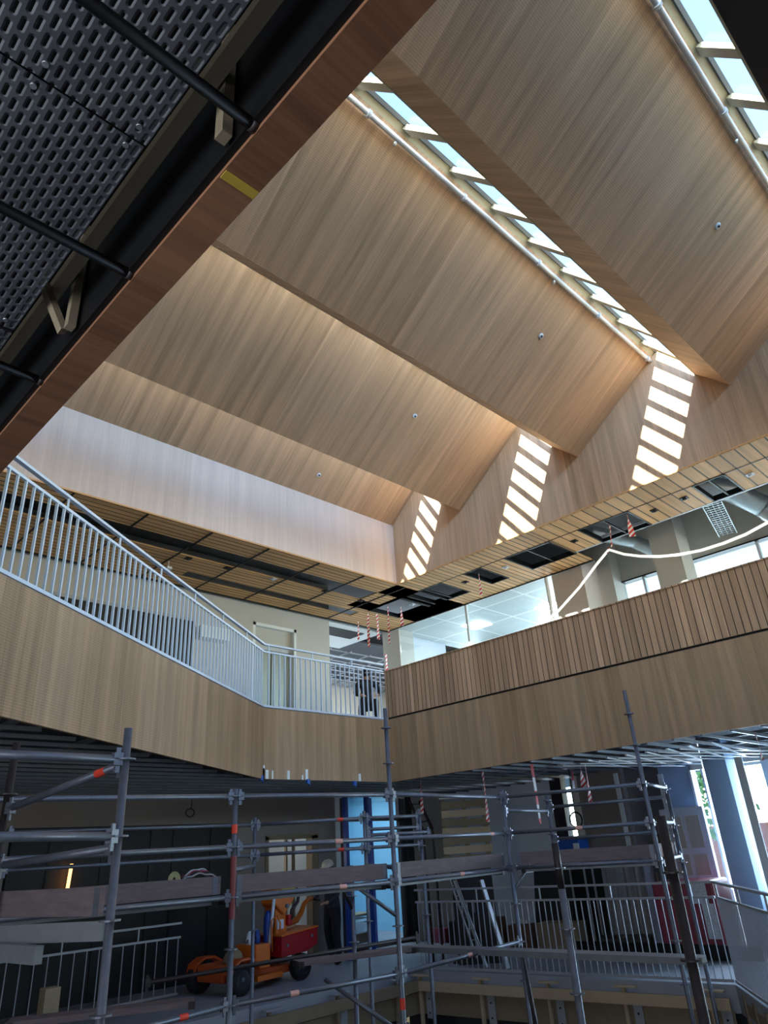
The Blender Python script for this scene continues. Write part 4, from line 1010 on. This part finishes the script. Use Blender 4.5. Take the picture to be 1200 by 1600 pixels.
# aluminium ladder
la = thing('ladder', (10.8, 8.8, 0), 'slim aluminium ladder leaning behind the right balustrade', 'ladder')
a0, a1 = onX(10.85, 703, 1375), onX(10.8, 745, 1497); b0, b1 = onX(10.85, 712, 1375), onX(10.8, 757, 1497)
for a_, b_ in ((a0, a1), (b0, b1)): M().beam(a_, b_, .02, .03).build('side_rail', MT_silver, la)
for i in range(7): f = .08+i*.14; M().tube([a0.lerp(a1, f), b0.lerp(b1, f)], .008, 6).build('rung', MT_silver, la)
for (pa, pb, X, w) in (((752, 1375), (766, 1421), 10.95, 'broad bluish'), ((709, 1376), (722, 1410), 10.9, 'short grey')):
    pa_, pb_ = onX(X, *pa), onX(X, *pb); f_ = (pa_.z-.03)/(pa_.z-pb_.z); pb_ = pa_.lerp(pb_, f_)
    tag(M().beam(pa_, pb_, .09 if w[0] == 'b' else .05, .03).build('metal_channel', MT_silver), w+' metal channel leaning behind the right balustrade', 'channel')
BX = []
# black sheets, boards, boxes
for i, (pa, pb, X, w) in enumerate(((835, 895, 13.6, 'front left'), (893, 955, 13.9, 'rear right'))):
    a_, b_ = onX(X, pa, 1440), onX(X, pb, 1440); m = M(); m.beam((X, (a_.y+b_.y)/2, 0), (X+.25, (a_.y+b_.y)/2, 1.42), abs(a_.y-b_.y), .04, up=(1, 0, 0))
    tag(m.build('black_sheet', MT_fab), '%s large black sheet leaning on the right wall' % w, 'sheet', 'leaning black sheets')
q = onX(13.3, 870, 1368); tag(M().cbox((13.5, q.y, 1.475), (.12, 1.1, .04)).build('pale_profile', MT_wallw), 'pale profile lying on top of the black sheets', 'profile')
q = onX(13.4, 895, 1322); bb = thing('blue_box', (13.4, q.y, q.z-.15), 'blue plastic box on a tall rack below the coiled cable', 'box')
M().cbox((13.4, q.y, q.z), (.35, .52, .27)).build('body', MT_bluebox, bb, bevel=.015); M().cbox((13.4, q.y, q.z+.145), (.38, .55, .03)).build('lid', MT_blue, bb)
M().cbox((13.2, q.y-.2, q.z), (.02, .12, .1)).build('label', MT_tile, bb)
rk = thing('storage_rack', (13.4, q.y, 0), 'thin grey rack carrying the blue box', 'rack')
for dx in (-.15, .15):
    for dy in (-.25, .25): M().box(13.4+dx-.015, 13.4+dx+.015, q.y+dy-.015, q.y+dy+.015, 0, q.z-.16).build('leg', MT_railg, rk)
M().cbox((13.4, q.y, q.z-.15), (.36, .56, .02)).build('shelf', MT_railg, rk)
for i, (px, py, dx, dy, dz, mt, w) in enumerate(((783, 1440, .5, .5, .55, MT_card, 'brown carton left in the stack behind the right balustrade'), (815, 1440, .6, .55, .42, MT_card, 'brown carton in the middle of the stack behind the right balustrade'),
        (848, 1445, .5, .8, .5, MT_pined, 'wooden crate beneath the black sheets'), (725, 1440, .45, .5, .5, MT_fab, 'dark crate beside the aluminium ladder'), (905, 1450, .6, .9, .25, MT_dark, 'low dark stack of profiles near the brown-grey wall'))):
    q = onZ(.25, px, py+20); X, Y = q.x, q.y
    X += (0, .1, .15, 0, .75)[i]; Y += (.25, -.05, -.35, 0, -.5)[i]; BX.append((X, Y, dz)); b_ = thing('storage_box', (X, Y, 0), w, 'box', 'boxes behind the right balustrade'); M().cbox((X, Y, dz/2), (dx, dy, dz), rz=.1*i).build('carton', mt, b_, bevel=.01)
    M().cbox((X, Y, dz+.011), (dx*.9, .06, .004), rz=.1*i).build('tape_strip', MT_pined, b_)
for k_, w in ((0, 'white plastic tub'), (1, 'white flat tray')):
    q = BX[k_]; h_ = .22 if k_ == 0 else .08; tag(M().cbox((q[0], q[1], q[2]+.014+h_/2), (.3, .3, h_)).build('white_tub', MT_wallw, bevel=.02), w+' on top of the cartons behind the right balustrade', 'tub')
for i, (px, mt) in enumerate(((690, MT_redp), (722, MT_redm), (765, MT_redm))):
    q = onZ(.12, px, 1462); b_ = thing('tool_case', (q.x, q.y, 0), ('dull red tool case farthest left behind the right balustrade', 'dark red tool case near the foot of the ladder', 'dark red tool case right of the ladder')[i], 'case', 'red tool cases')
    M().cbox((q.x, q.y, .14), (.4, .45, .28), rz=.2*i).build('body', mt, b_, bevel=.02); M().tube([(q.x-.1, q.y-.05, .28), (q.x-.08, q.y-.05, .33), (q.x+.08, q.y+.05, .33), (q.x+.1, q.y+.05, .28)], .012, 6).build('handle', MT_black, b_)
# paving blocks lying on floor behind the railing
for i in range(8):
    q = onZ(.03, 713+i*8.2, 1507-i*.9)
    o = M().cbox((q.x+.25, q.y+.2, .045), (.09, .09, .09)).build('small_block', MT_dark); tag(o, '%s small dark cube of the row on the floor behind right balustrade' % ('leftmost', 'second from the left', 'third from the left', 'fourth from the left', 'fourth from the right', 'third from the right', 'second from the right', 'rightmost')[i], 'block', 'row of small dark cubes on the floor')
# grey sheet curtain + red wrapped pallet + steel props
m = M(); ya, yb = onX(13.6, 948, 1450).y, onX(13.6, 1030, 1450).y; n = 26; prev = None
for i in range(n+1):
    f = i/n; y = ya+(yb-ya)*f; x = 13.7+.05*math.sin(f*34)+.03*math.sin(f*13)
    cur = (Vector((x, y, .03)), Vector((x+.08, y, 1.5+.03*math.sin(f*20))), Vector((x+.095, y, 1.5+.03*math.sin(f*20))), Vector((x+.015, y, .03)))
    if prev:
        for k in range(4): m.face([prev[k], prev[(k+1) % 4], cur[(k+1) % 4], cur[k]])
    prev = cur
tag(m.build('plastic_sheet', plain('grey_plastic_sheet', srgb(150, 152, 158), .4, var=.1)), 'grey plastic sheet hanging in folds behind the right balustrade', 'sheet')
rp = thing('wrapped_pallet', (14.0, 6.3, 0), 'pallet of goods in red plastic wrap near the bend of the right balustrade', 'pallet')
M().cbox((13.38, 6.1, .63), (.9, 1.05, 1.0), rz=.1).build('load', MT_redp, rp, bevel=.05)
M().cbox((13.38, 6.1, .07), (.95, 1.1, .1), rz=.1).build('pallet_base', MT_pined, rp)
M().cbox((12.92, 5.8, .95), (.012, .3, .3), rz=.1).build('loose_film', plain('clear_film', srgb(200, 205, 220), .15, var=.5, scale=30, bump=1), rp); M().cbox((12.92, 5.67, .55), (.012, .2, .5), rz=.1).build('loose_film', bpy.data.materials['clear_film'], rp)
for i, (px, w) in enumerate(((1040, 'leftmost'), (1048, 'middle'), (1059, 'rightmost'))):
    q = onZ(0, px+8, 1488); t = thing('steel_prop', (q.x, q.y, 0), 'slim upright steel prop behind the right balustrade, the %s of three' % w, 'prop', 'steel props')
    M().tube([(q.x, q.y, 0), (q.x+.1, q.y+.12, 1.25)], .022, 8).build('tube', MT_railg if i != 1 else MT_pined, t); M().lathe((q.x+.055, q.y+.066, .7), [(.04, -.03), (.04, .03)], n=10).build('collar', MT_galv, t); M().cbox((q.x, q.y, .005), (.12, .12, .01)).build('foot_plate', MT_railg, t)
tag(M().beam((12.8, 8.3, .12), (12.95, 5.0, .12), .06, .2).build('dark_pipe', MT_black), 'long dark pipe lying above the floor between the sheet and the red pallet', 'pipe')
# reel and hose bundle on the left toe board area
q = onY(9.7, 280, 1378)
hb_ = thing('hose_bundle', (q.x, q.y, q.z), 'bundle of grey hoses slung over the rear scaffold rail at the left', 'hoses')
for i in range(7):
    P = []; r0 = .05+.01*i
    for k in range(15):
        f = k/14; P.append(Vector((q.x+.05+f*.55, q.y+.02*i, q.z+.02+math.sin(f*math.pi)*(.06+.02*(i % 4))+.01*math.sin(f*17+i))))
    M().tube(P, .013, 6).build('hose', (MT_railg, MT_dark, MT_redp, MT_wallw)[i % 4], hb_)
rl_ = thing('rope_coil', (q.x, q.y, q.z), 'round coil of pale rope left of the hose bundle', 'rope')
m = M()
for k in range(4):
    P = [Vector((q.x-.08+math.cos(a_/12*math.pi)*(.03+.018*k), q.y, q.z+.04+math.sin(a_/12*math.pi)*(.03+.018*k))) for a_ in range(25)]; m.tube(P, .009, 6, cap=False)
m.build('coil', plain('pale_rope', srgb(190, 185, 140), .8), rl_)

# ================================================================== orange glass-lifting machine
mo = Vector((7.35, 10.95, 0)); hd = math.atan2(.17, 1.55); MX = Vector((math.cos(hd), math.sin(hd), 0)); MY = Vector((-math.sin(hd), math.cos(hd), 0)); MZ = Vector((0, 0, 1))
W_ = lambda x, y, z: mo+MX*x+MY*y+MZ*z
mc = thing('glass_lifting_robot', mo, 'orange and red wheeled lifting machine on the lower floor behind the scaffold', 'machine')
def mbox(x0, x1, y0, y1, z0, z1, name, mat, bev=.01, par=None):
    m = M(); m.hexa([W_(*p) for p in ((x0,y0,z0),(x1,y0,z0),(x1,y1,z0),(x0,y1,z0),(x0,y0,z1),(x1,y0,z1),(x1,y1,z1),(x0,y1,z1))]); return m.build(name, mat, par or mc, bevel=bev)
def wheel(x, y, r, w, side):
    o = M().lathe(W_(x, y, r), [(r*.62, -w/2), (r*.92, -w/2), (r, -w*.32), (r, w*.32), (r*.92, w/2), (r*.62, w/2)], MY, 28).build('wheel', MT_rub, mc)
    M().lathe(W_(x, y, r), [(r*.62, -w*.5), (r*.55, -w*.2), (r*.2, -w*.25), (r*.16, -w*.55), (.001, -w*.55)], MY, 20).build('hub', MT_galv, o)
    M().lathe(W_(x, y, r), [(r*.62, w*.5), (r*.55, w*.2), (.001, w*.25)], MY, 20).build('hub', MT_galv, o)
wheel(.08, 0, .215, .17, -1); wheel(.0, .92, .215, .17, 1); wheel(1.5, .1, .2, .16, -1); wheel(1.5, .75, .2, .16, 1)
mbox(-.15, .45, .14, .80, .18, .42, 'front_body', MT_orr, .04); mbox(.2, 1.55, .22, .68, .14, .26, 'chassis', MT_orr); mbox(.5, 1.05, .05, .2, .12, .20, 'side_step', MT_or)
for y0, y1 in ((-.1, .12), (.82, 1.03)):
    m = M(); pts = [(-.22, .30), (-.18, .42), (-.02, .50), (.2, .50), (.36, .42), (.40, .30), (.37, .30), (.33, .40), (.19, .47), (-.01, .47), (-.15, .40), (-.19, .30)]
    m.prism_dir(pts, W_(.04, y0, 0), MX, MZ, MY, y1-y0); m.build('mudguard', MT_orr, mc)
mbox(.40, .72, .0, .5, .30, .64, 'battery_box', MT_or, .015)
for i, (x, w_, mt) in enumerate(((.12, .3, MT_pined), (.46, .12, MT_wallw), (.62, .1, MT_blue))):
    m = M(); m.lathe(W_(x, .22, .42 if i == 0 else .64), [(w_*.5, 0), (w_*.55, .05), (w_*.45, .14), (w_*.2, .2), (.001, .21)], MZ, 12); m.build('stowed_bag', mt, mc)
P = [W_(.5+.12*math.cos(a_*.5), .2, .66+.08*abs(math.sin(a_*.5))) for a_ in range(14)]; M().tube(P, .012, 6).build('cable', MT_black, mc)
m = M(); m.prism_dir([(.95, .40), (1.55, .42), (1.82, .50), (1.82, .76), (.95, .70)], W_(0, -.02, 0), MX, MZ, MY, .7); m.build('counterweight_box', MT_redm, mc, bevel=.015)
for x, z in ((1.08, .56), (1.66, .64)): M().lathe(W_(x, -.035, z), [(.025, 0), (.025, .012)], MY, 10).build('bolt', MT_galv, mc)
m = M(); m.prism_dir([(.94, .70), (1.83, .762), (1.83, .782), (.94, .722)], W_(0, -.03, 0), MX, MZ, MY, .72); m.build('lid', MT_or, mc)
m = M(); m.prism_dir([(.98, .70), (1.24, .72), (1.22, 1.05), (1.08, 1.22), (.95, 1.20)], W_(0, .15, 0), MX, MZ, MY, .25); m.build('mast', MT_or, mc, bevel=.02)
m = M(); m.prism_dir([(.88, 1.18), (1.12, 1.00), (1.34, 1.22), (1.42, 1.42), (1.30, 1.52), (.90, 1.52)], W_(0, .08, 0), MX, MZ, MY, .36); m.build('arm_head', MT_or, mc, bevel=.03)
M().lathe(W_(1.16, .06, 1.14), [(.035, -.01), (.035, .03)], MY, 12).build('pivot', MT_galv, mc); mbox(1.02, 1.36, .06, .09, 1.34, 1.46, 'yellow_cover', MT_yel, .01)
mbox(.99, 1.13, .12, .148, .80, .94, 'rating_plate', MT_wallw, .002)
M().tube([W_(1.38, .1, 1.42), W_(1.48, .1, 1.32), W_(1.44, .1, 1.18), W_(1.30, .1, 1.06), W_(1.28, .1, .92)], .03, 10).build('hydraulic_hose', MT_dark, mc)
M().tube([W_(1.22, .3, .86), W_(1.55, .42, .84), W_(1.82, .52, .86), W_(2.02, .6, .96), W_(2.14, .65, 1.08), W_(2.30, .70, 1.15), W_(2.46, .76, 1.16)], [.05, .05, .055, .05, .045, .04, .04], 12).build('tiller_arm', MT_or, mc)
M().tube([W_(2.44, .75, 1.16), W_(2.84, .92, 1.10)], .025, 10).build('handlebar', MT_black, mc); mbox(1.2, 1.3, .08, .2, .84, 1.0, 'control_box', MT_redm, .01)
M().tube([W_(.78, .1, .6), W_(.9, .1, 1.38)], .028, 10).build('upright_rod', MT_wallw, mc); M().lathe(W_(.84, .2, .55), [(.07, 0), (.075, .05), (.075, .45), (.04, .52), (.02, .55)], MZ, 14).build('gas_bottle', MT_blue, mc)
M().tube([W_(.80, .05, .5), W_(.78, .05, .95), W_(.9, .05, 1.02), W_(.98, .05, .9), W_(.96, .05, .5)], .014, 8).build('guard_hoop', MT_or, mc)

# ================================================================== people
def person_body(name, J, edges, radii, mats, root, split):
    """one continuous skin: J joint dict, edges, radii; split(point)->material index"""
    names = list(J); me = bpy.data.meshes.new(name)
    me.from_pydata([Vector(J[n]) for n in names], [(names.index(a), names.index(b)) for a, b in edges], [])
    o = bpy.data.objects.new(name, me); COL.objects.link(o)
    sk_ = o.modifiers.new('skin', 'SKIN'); sk_.use_smooth_shade = True; sk_.branch_smoothing = .3
    lay = me.skin_vertices[0].data if len(me.skin_vertices) else None
    if lay is None:
        bm = bmesh.new(); bm.from_mesh(me); bm.verts.layers.skin.verify(); bm.to_mesh(me); bm.free(); lay = me.skin_vertices[0].data
    for i, n in enumerate(names):
        r = radii[n]; lay[i].radius = (r if isinstance(r, tuple) else (r, r)); lay[i].use_root = (n == names[0])
    sb = o.modifiers.new('sub', 'SUBSURF'); sb.levels = 2; sb.render_levels = 2
    bpy.context.view_layer.update()
    dg_ = bpy.context.evaluated_depsgraph_get(); nm = bpy.data.meshes.new_from_object(o.evaluated_get(dg_))
    bpy.data.objects.remove(o)
    for mt in mats: nm.materials.append(mt)
    for p in nm.polygons: p.material_index = split(p.center); p.use_smooth = True
    ob = bpy.data.objects.new(name, nm); COL.objects.link(ob); ob.parent = root; return ob
def make_person(root_loc, face_dir, pose, label, helmet=None, hair=None, jac=MT_jac, tro=MT_trou):
    root = thing('person', root_loc, label, 'person')
    root.rotation_euler = (0, 0, face_dir)       # figure faces local +X; +Y is its left
    J = {}; Rr = {}; E = []
    def j(n, p, r, par=None):
        J[n] = Vector(p); Rr[n] = r
        if par: E.append((par, n))
    for n, p, r, par in pose: j(n, p, r, par)
    # fingers
    for s_, sy in (('l', 1), ('r', -1)):
        w, h = J['wrist_'+s_], J['palm_'+s_]; d = (h-w).normalized(); side = d.cross(Vector((0, 0, 1)))
        if side.length < .1: side = Vector((0, 1, 0))
        side.normalize(); curl = Vector((0, 0, -1)) if abs(d.z) < .8 else Vector((1, 0, 0))
        for k, (o_, L) in enumerate(((-.03, .070), (-.010, .080), (.010, .076), (.028, .060))):
            b0 = h+side*o_; b1 = b0+d*L*.5+curl*.008; b2 = b1+d*L*.25+curl*L*.42
            j('f%s%da' % (s_, k), b0+d*.02, .010, 'palm_'+s_); j('f%s%db' % (s_, k), b1+d*.02, .009, 'f%s%da' % (s_, k)); j('f%s%dc' % (s_, k), b2+d*.02, .008, 'f%s%db' % (s_, k))
        th = side*(-sy)*.035
        j('t%sa' % s_, w.lerp(h, .5)+th, .011, 'palm_'+s_); j('t%sb' % s_, w.lerp(h, 1.1)+th*1.5+curl*.01, .009, 't%sa' % s_)
    def split(c):
        if (c-J['head']).length < .175 and c.z > J['neck'].z-.01: return 2
        for s_ in 'lr':
            wr = J['wrist_'+s_]; pa = J['palm_'+s_]
            if (c-pa).length < .13 and (c-wr).dot(pa-wr) > -.0005: return 2
        for s_ in 'lr':
            if (c-J['toe_'+s_]).length < .13 or (c-J['ankle_'+s_]).length < .07: return 3
        if c.z < J['pelvis'].z+.02 or (c-J['pelvis']).length < .12: 
            for s_ in 'lr':
                if (c-J['wrist_'+s_]).length < .22 or (c-J['elbow_'+s_]).length < .14: return 0
            return 1
        return 0
    body = person_body('body', J, E, Rr, [jac, tro, MT_skin, MT_dark], root, split)
    hd_ = J['head']; up = (hd_-J['neck']).normalized(); fw = (J['nose']-hd_).normalized(); rt = fw.cross(up).normalized()
    # ears, eyes
    for s_ in (-1, 1):
        M().lathe(hd_+rt*s_*.078-fw*.005, [(.012, -.02), (.024, -.01), (.026, .01), (.012, .024)], up, 10).build('ear', MT_skin, None).parent = root
        o = [c for c in COL.objects if c.name.startswith('ear')][-1]
    for s_ in (-1, 1):
        e = M().lathe(hd_+rt*s_*.032+fw*.088+up*.01, [(.001, -.008), (.010, -.003), (.010, .003), (.001, .008)], fw, 10).build('eye', MT_wallw, None); e.parent = root
    e = M().beam(hd_+rt*.022+fw*.092-up*.055, hd_-rt*.022+fw*.092-up*.055, .008, .006).build('mouth', MT_redp, None); e.parent = root
    if helmet:
        m = M(); c = hd_+up*.03
        m.lathe(c, [(.115, -.005), (.125, .0), (.122, .04), (.105, .085), (.065, .115), (.001, .128)], up, 24)
        m.prism_dir([(-.10, 0), (.10, 0), (.08, .07), (-.08, .07)], c+fw*.09-up*.006, rt, fw, up, .012)
        h = m.build('helmet', helmet, None); h.parent = root
        for s_ in (-1, 1):
            q_ = M().lathe(hd_+rt*s_*.085, [(.045, -.01), (.05, .01), (.04, .035), (.001, .04)], rt*s_, 14).build('ear_defender', MT_black, None); q_.parent = root
    if hair:
        m = M(); m.lathe(hd_+up*.005-fw*.012, [(.088, -.05), (.102, .0), (.098, .05), (.07, .095), (.001, .122)], up, 20); h = m.build('hair', hair, None); h.parent = root
    for c in root.children:
        if c.name.split('.')[0] in ('ear', 'eye', 'mouth', 'helmet', 'ear_defender', 'hair'): pass
    return root
def standing_pose():
    return [('pelvis', (0, 0, .95), (.17, .14), None), ('waist', (.0, 0, 1.08), (.175, .14), 'pelvis'), ('chest', (.02, 0, 1.30), (.195, .15), 'waist'), ('upchest', (.03, 0, 1.43), (.13, .11), 'chest'), ('neck', (.05, 0, 1.53), .055, 'upchest'), ('head', (.09, 0, 1.66), (.082, .095), 'neck'), ('crown', (.08, 0, 1.73), (.075, .085), 'head'), ('nose', (.185, 0, 1.645), .014, 'head'),
        ('shoulder_l', (.03, .19, 1.42), .068, 'upchest'), ('elbow_l', (.14, .27, 1.16), .048, 'shoulder_l'), ('wrist_l', (.36, .20, 1.06), .034, 'elbow_l'), ('palm_l', (.43, .18, 1.06), (.038, .022), 'wrist_l'),
        ('shoulder_r', (.03, -.19, 1.42), .068, 'upchest'), ('elbow_r', (.16, -.25, 1.18), .048, 'shoulder_r'), ('wrist_r', (.38, -.12, 1.12), .034, 'elbow_r'), ('palm_r', (.45, -.10, 1.12), (.038, .022), 'wrist_r'),
        ('hip_l', (0, .10, .88), .125, 'pelvis'), ('knee_l', (.05, .13, .50), .088, 'hip_l'), ('ankle_l', (-.03, .14, .10), .06, 'knee_l'), ('heel_l', (-.05, .14, .045), .045, 'ankle_l'), ('toe_l', (.14, .16, .035), .035, 'heel_l'),
        ('hip_r', (0, -.10, .88), .125, 'pelvis'), ('knee_r', (-.02, -.13, .50), .088, 'hip_r'), ('ankle_r', (-.14, -.14, .10), .06, 'knee_r'), ('heel_r', (-.16, -.14, .045), .045, 'ankle_r'), ('toe_r', (.03, -.16, .035), .035, 'heel_r')]
def kneel_pose():
    return [('pelvis', (0, 0, .42), (.15, .12), None), ('waist', (.04, 0, .54), (.145, .11), 'pelvis'), ('chest', (.10, 0, .74), (.17, .125), 'waist'), ('upchest', (.13, 0, .86), (.13, .11), 'chest'), ('neck', (.16, 0, .95), .055, 'upchest'), ('head', (.21, 0, 1.06), (.082, .095), 'neck'), ('crown', (.20, 0, 1.13), (.075, .085), 'head'), ('nose', (.305, 0, 1.04), .014, 'head'),
        ('shoulder_l', (.13, .19, .85), .068, 'upchest'), ('elbow_l', (.28, .26, .62), .048, 'shoulder_l'), ('wrist_l', (.48, .16, .55), .034, 'elbow_l'), ('palm_l', (.55, .14, .54), (.038, .022), 'wrist_l'),
        ('shoulder_r', (.13, -.19, .85), .068, 'upchest'), ('elbow_r', (.28, -.26, .62), .048, 'shoulder_r'), ('wrist_r', (.48, -.16, .55), .034, 'elbow_r'), ('palm_r', (.55, -.14, .54), (.038, .022), 'wrist_r'),
        ('hip_l', (.02, .10, .38), .10, 'pelvis'), ('knee_l', (.40, .14, .46), .068, 'hip_l'), ('ankle_l', (.36, .15, .10), .045, 'knee_l'), ('heel_l', (.34, .15, .045), .045, 'ankle_l'), ('toe_l', (.53, .16, .035), .035, 'heel_l'),
        ('hip_r', (.02, -.10, .38), .10, 'pelvis'), ('knee_r', (.28, -.13, .075), .068, 'hip_r'), ('ankle_r', (-.12, -.14, .06), .045, 'knee_r'), ('heel_r', (-.16, -.14, .07), .045, 'ankle_r'), ('toe_r', (-.18, -.14, .03), .03, 'heel_r')]
wp = onZ(0, 521, 1506)
make_person((wp.x, wp.y, 0), math.radians(188), standing_pose(), 'standing worker in white helmet and dark jacket holding the machine handlebar', helmet=plain('white_helmet', srgb(232, 226, 210), .3, var=.02))
make_person((10.25, 10.75, ZU), math.radians(235), kneel_pose(), 'crouching person in dark jacket behind the end of the pale balustrade', hair=MT_black, jac=MT_fab)
make_person((11.05, 10.05, ZU+.02), math.radians(200), [(n, (p[0], p[1], p[2]), r, q_) for n, p, r, q_ in kneel_pose()], 'person whose dark head just shows over the slatted parapet', hair=MT_black)
for o in COL.objects:
    if '_o' in o.keys(): del o['_o']
